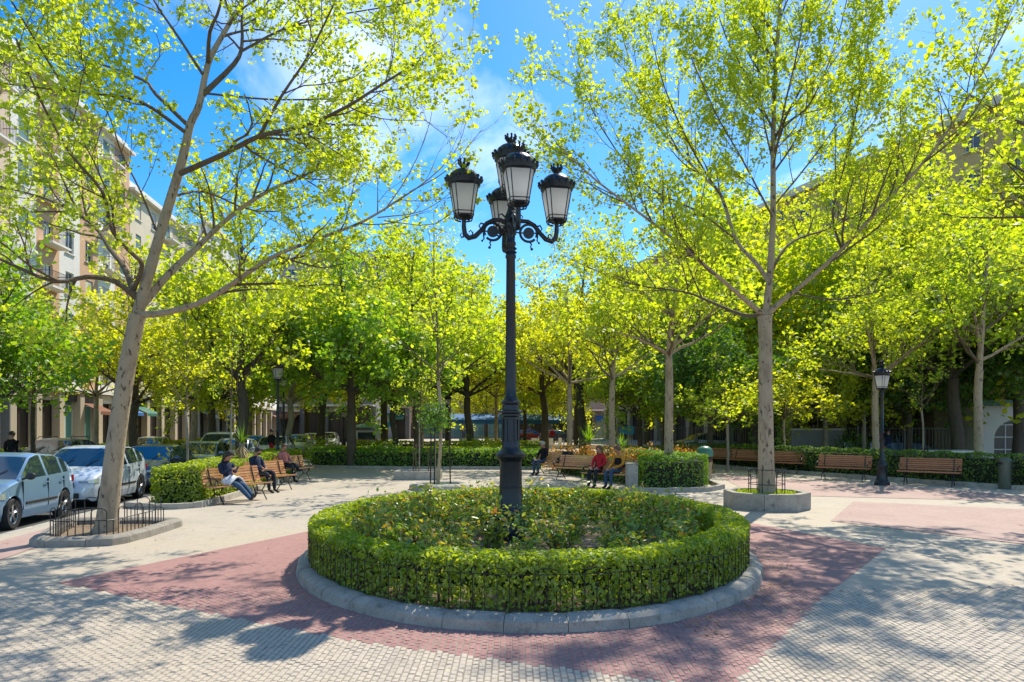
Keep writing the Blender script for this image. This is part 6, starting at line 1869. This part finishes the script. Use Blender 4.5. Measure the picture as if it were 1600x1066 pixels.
# white pavilion with an arched doorway at the right
t = thing('pavilion', 'low white pavilion with an arched doorway and green roof edge at the far right', 'building', (24.6, 36.0, 0), R(-8))
g = G(); W_, Hh, ax0, ar = 7.5, 3.0, 1.75, 1.0
pts = [(ax0 - ar, 0)] + [(ax0 - ar * math.cos(u), 1.25 + ar * math.sin(u)) for u in np.linspace(0, PI, 13)] + [(ax0 + ar, 0)]
out = []
vs = [(0, 0, 0), (0, 0, Hh)] + [(x, 0, z) for x, z in pts] + [(W_, 0, Hh), (W_, 0, 0)]
n = len(pts)
g.add(vs, [(0, 2) + tuple([3, 4, 5, 6, 7, 8]) + (1,), (1, 8) + tuple(range(9, 2 + n)) + (n + 3, n + 2)])
g.add([(x, y, z) for y in (0, .35) for x, z in pts], [(i, i + 1, n + i + 1, n + i) for i in range(n - 1)])
g.add([(0, 0, 0), (0, 5, 0), (0, 5, Hh), (0, 0, Hh), (W_, 0, 0), (W_, 5, 0), (W_, 5, Hh), (W_, 0, Hh)], [(0, 3, 2, 1), (4, 5, 6, 7), (1, 2, 6, 5), (3, 7, 6, 2)])
g.build('wall', WM['white'], t)
g = G(); g.box((ax0, .36, 1.1), (2.0, .05, 2.2)); dr = g.build('door', M['dark_in'], t)
g = G()
for xx in (-.9, -.3, .3, .9): g.box((ax0 + xx, .32, 1.0), (.05, .05, 2.0))
for z_ in (.05, .7, 1.35, 2.0): g.box((ax0, .32, z_), (1.8, .045, .05))
g.build('grille', M['frame_w'], dr)
g = G(); g.box((W_ / 2, 2.4, Hh + .14), (W_ + .8, 5.8, .28)); g.build('roof_edge', M['bin_green'], t)
# grey wall, fence of the playground, tables
t = thing('low_wall', 'pale grey rendered low wall with flat coping behind the right hedge', 'wall', (P(1275, 0, 40).x, 40, 0), R(-4))
g = G(); g.box((0, 0, .85), (2.9, .25, 1.7)); g.build('panel', WM['grey'], t); g = G(); g.box((0, 0, 1.74), (3.2, .4, .1)); g.build('coping', WM['white'], t)
fe = thing('railing_fence', 'tall grey metal bar fence closing the playground behind the right hedge', 'fence', (0, 0, 0))
A_, B_ = Vector((8.0, 47.5, 0)), Vector((27.5, 35.5, 0))
M['galv'] = simple('grey_painted_steel', (.17, .18, .19), .5, .4)
dv = B_ - A_; ln = dv.length; nbar = int(ln / .16)
g = G(); g.box((0, 0, .95), (.025, .025, 1.8)); bar_ = g.mesh('bar', M['galv'])
for i in range(nbar): link('bar', bar_, fe, tuple(A_ + dv * (i / nbar)), math.atan2(dv.y, dv.x))
for z in (.18, 1.80):
    g = G(); g.box((ln / 2, 0, z), (ln, .04, .04)); o = g.build('rail', M['galv'], fe); o.location = A_ + Vector((0, .035, 0)); o.rotation_euler = (0, 0, math.atan2(dv.y, dv.x))
for i in range(0, 10):
    g = G(); g.box((0, 0, 1.0), (.08, .08, 2.0)); o = g.build('post', M['galv'], fe); o.location = A_ + dv * ((i + .02) / 9.6)
def pp_table(label, x, d, rz):
    t = thing('stone_table', label, 'table', ((x - 800) * d / F, d, 0), rz, 'concrete tables in the playground')
    g = G(); g.box((0, 0, .76), (2.7, 1.5, .09)); g.build('table_top', WM['white'], t, bevel=.01)
    for sx in (-.85, .85): g = G(); g.box((sx, 0, .35), (.18, 1.0, .72)); g.build('leg', WM['grey'], t)
    for sx in (-1.9, 1.9): pass
    return t
pp_table('white concrete table behind the staked sapling on the right', 1480, 32.0, R(3)); pp_table('white concrete table at the left of the playground fence', 1108, 37.5, R(3))
def sign(name, label, x, d, w, h, ztop, mat, cat='sign'):
    t = thing(name, label, cat, ((x - 800) * d / F, d, 0))
    g = G(); g.tube([(0, 0, 0), (0, 0, ztop - h)], .04, 8); g.build('post', M['galv'], t)
    g = G(); g.box((0, 0, ztop - h / 2), (w, .08, h)); pn = g.build('panel', M[mat], t, bevel=.02)
    return t, pn
t, pn = sign('bus_stop_sign', 'blue sign with a small white figure on the far side of the lawn', 606, 58, .75, 1.15, 3.0, 'sign_blue')
g = G(); g.sphere((0, -.05, 2.72), (.09, .02, .09), 10, 6); g.box((0, -.05, 2.42), (.22, .015, .36)); g.build('symbol', M['frame_w'], pn)
t, pn = sign('info_sign', 'small blue sign beside the playground fence', 980, 44, .9, .5, 1.9, 'sign_blue')
# kiosk, cafe chairs
t = thing('kiosk', 'small pale blue kiosk van far behind the middle hedge', 'kiosk', (P(577, 0, 56).x, 56, 0))
g = G(); g.box((0, 0, .85), (2.0, 1.6, 1.5)); g.build('body', PAINT['white'], t, bevel=.08)
g = G(); g.box((0, 0, 1.78), (3.0, 2.2, .10)); g.lathe([(1.7, 1.8), (.3, 2.15)], 8); g.build('awning', simple('pale_blue_canvas', (.25, .42, .55), .8), t)
g = G(); g.box((-.05, -.82, 1.1), (1.4, .06, .6)); g.build('hatch', M['wglass'], t)
def cafe_chair(label, x, d, rz):
    t = thing('cafe_chair', label, 'chair', ((x - 800) * d / F, d, 0.0), rz, 'white chairs of the far cafe terrace')
    g = G(); g.box((0, 0, .45), (.5, .5, .05)); g.build('seat', WM['white'], t)
    g = G(); g.box((0, .24, .72), (.5, .05, .5)); g.build('backrest', WM['white'], t)
    for sx, sy in ((-.2, -.2), (.2, -.2), (.2, .2), (-.2, .2)): g = G(); g.tube([(sx, sy, 0), (sx, sy, .44)], .02, 5); g.build('leg', M['frame_w'], t)
    return t
for i, x in enumerate((722, 734, 746, 764, 775)): cafe_chair(f'white cafe chair on the distant terrace left of the big lamp, {ORD[i]} from the left', x, 52 + (i % 2), i * 1.3)
for i, x in enumerate((835, 846, 858, 871)): cafe_chair(f'white cafe chair on the distant terrace right of the big lamp, {ORD[i]} from the left', x, 53 + (i % 2), i * 1.7)
for (x, d, lb) in ((748, 66, 'blue shop awning far behind the lawn left of the big lamp'), (826, 70, 'blue awning of a distant terrace right of the big lamp')):
    t = thing('awning', lb, 'awning', ((x - 800) * d / F, d, 0))
    g = G(); g.add([(-3.2, 0, 2.5), (3.2, 0, 2.5), (3.2, 2, 3.1), (-3.2, 2, 3.1), (-3.2, 0, 2.1), (3.2, 0, 2.1)], [(0, 1, 2, 3), (4, 5, 1, 0)]); o = g.build('canvas', M['awning_blue'], t)
    for sx in (-3.1, 3.1): g = G(); g.tube([(sx, .05, 0), (sx, .05, 2.5)], .04, 6); g.build('post', M['galv'], t)
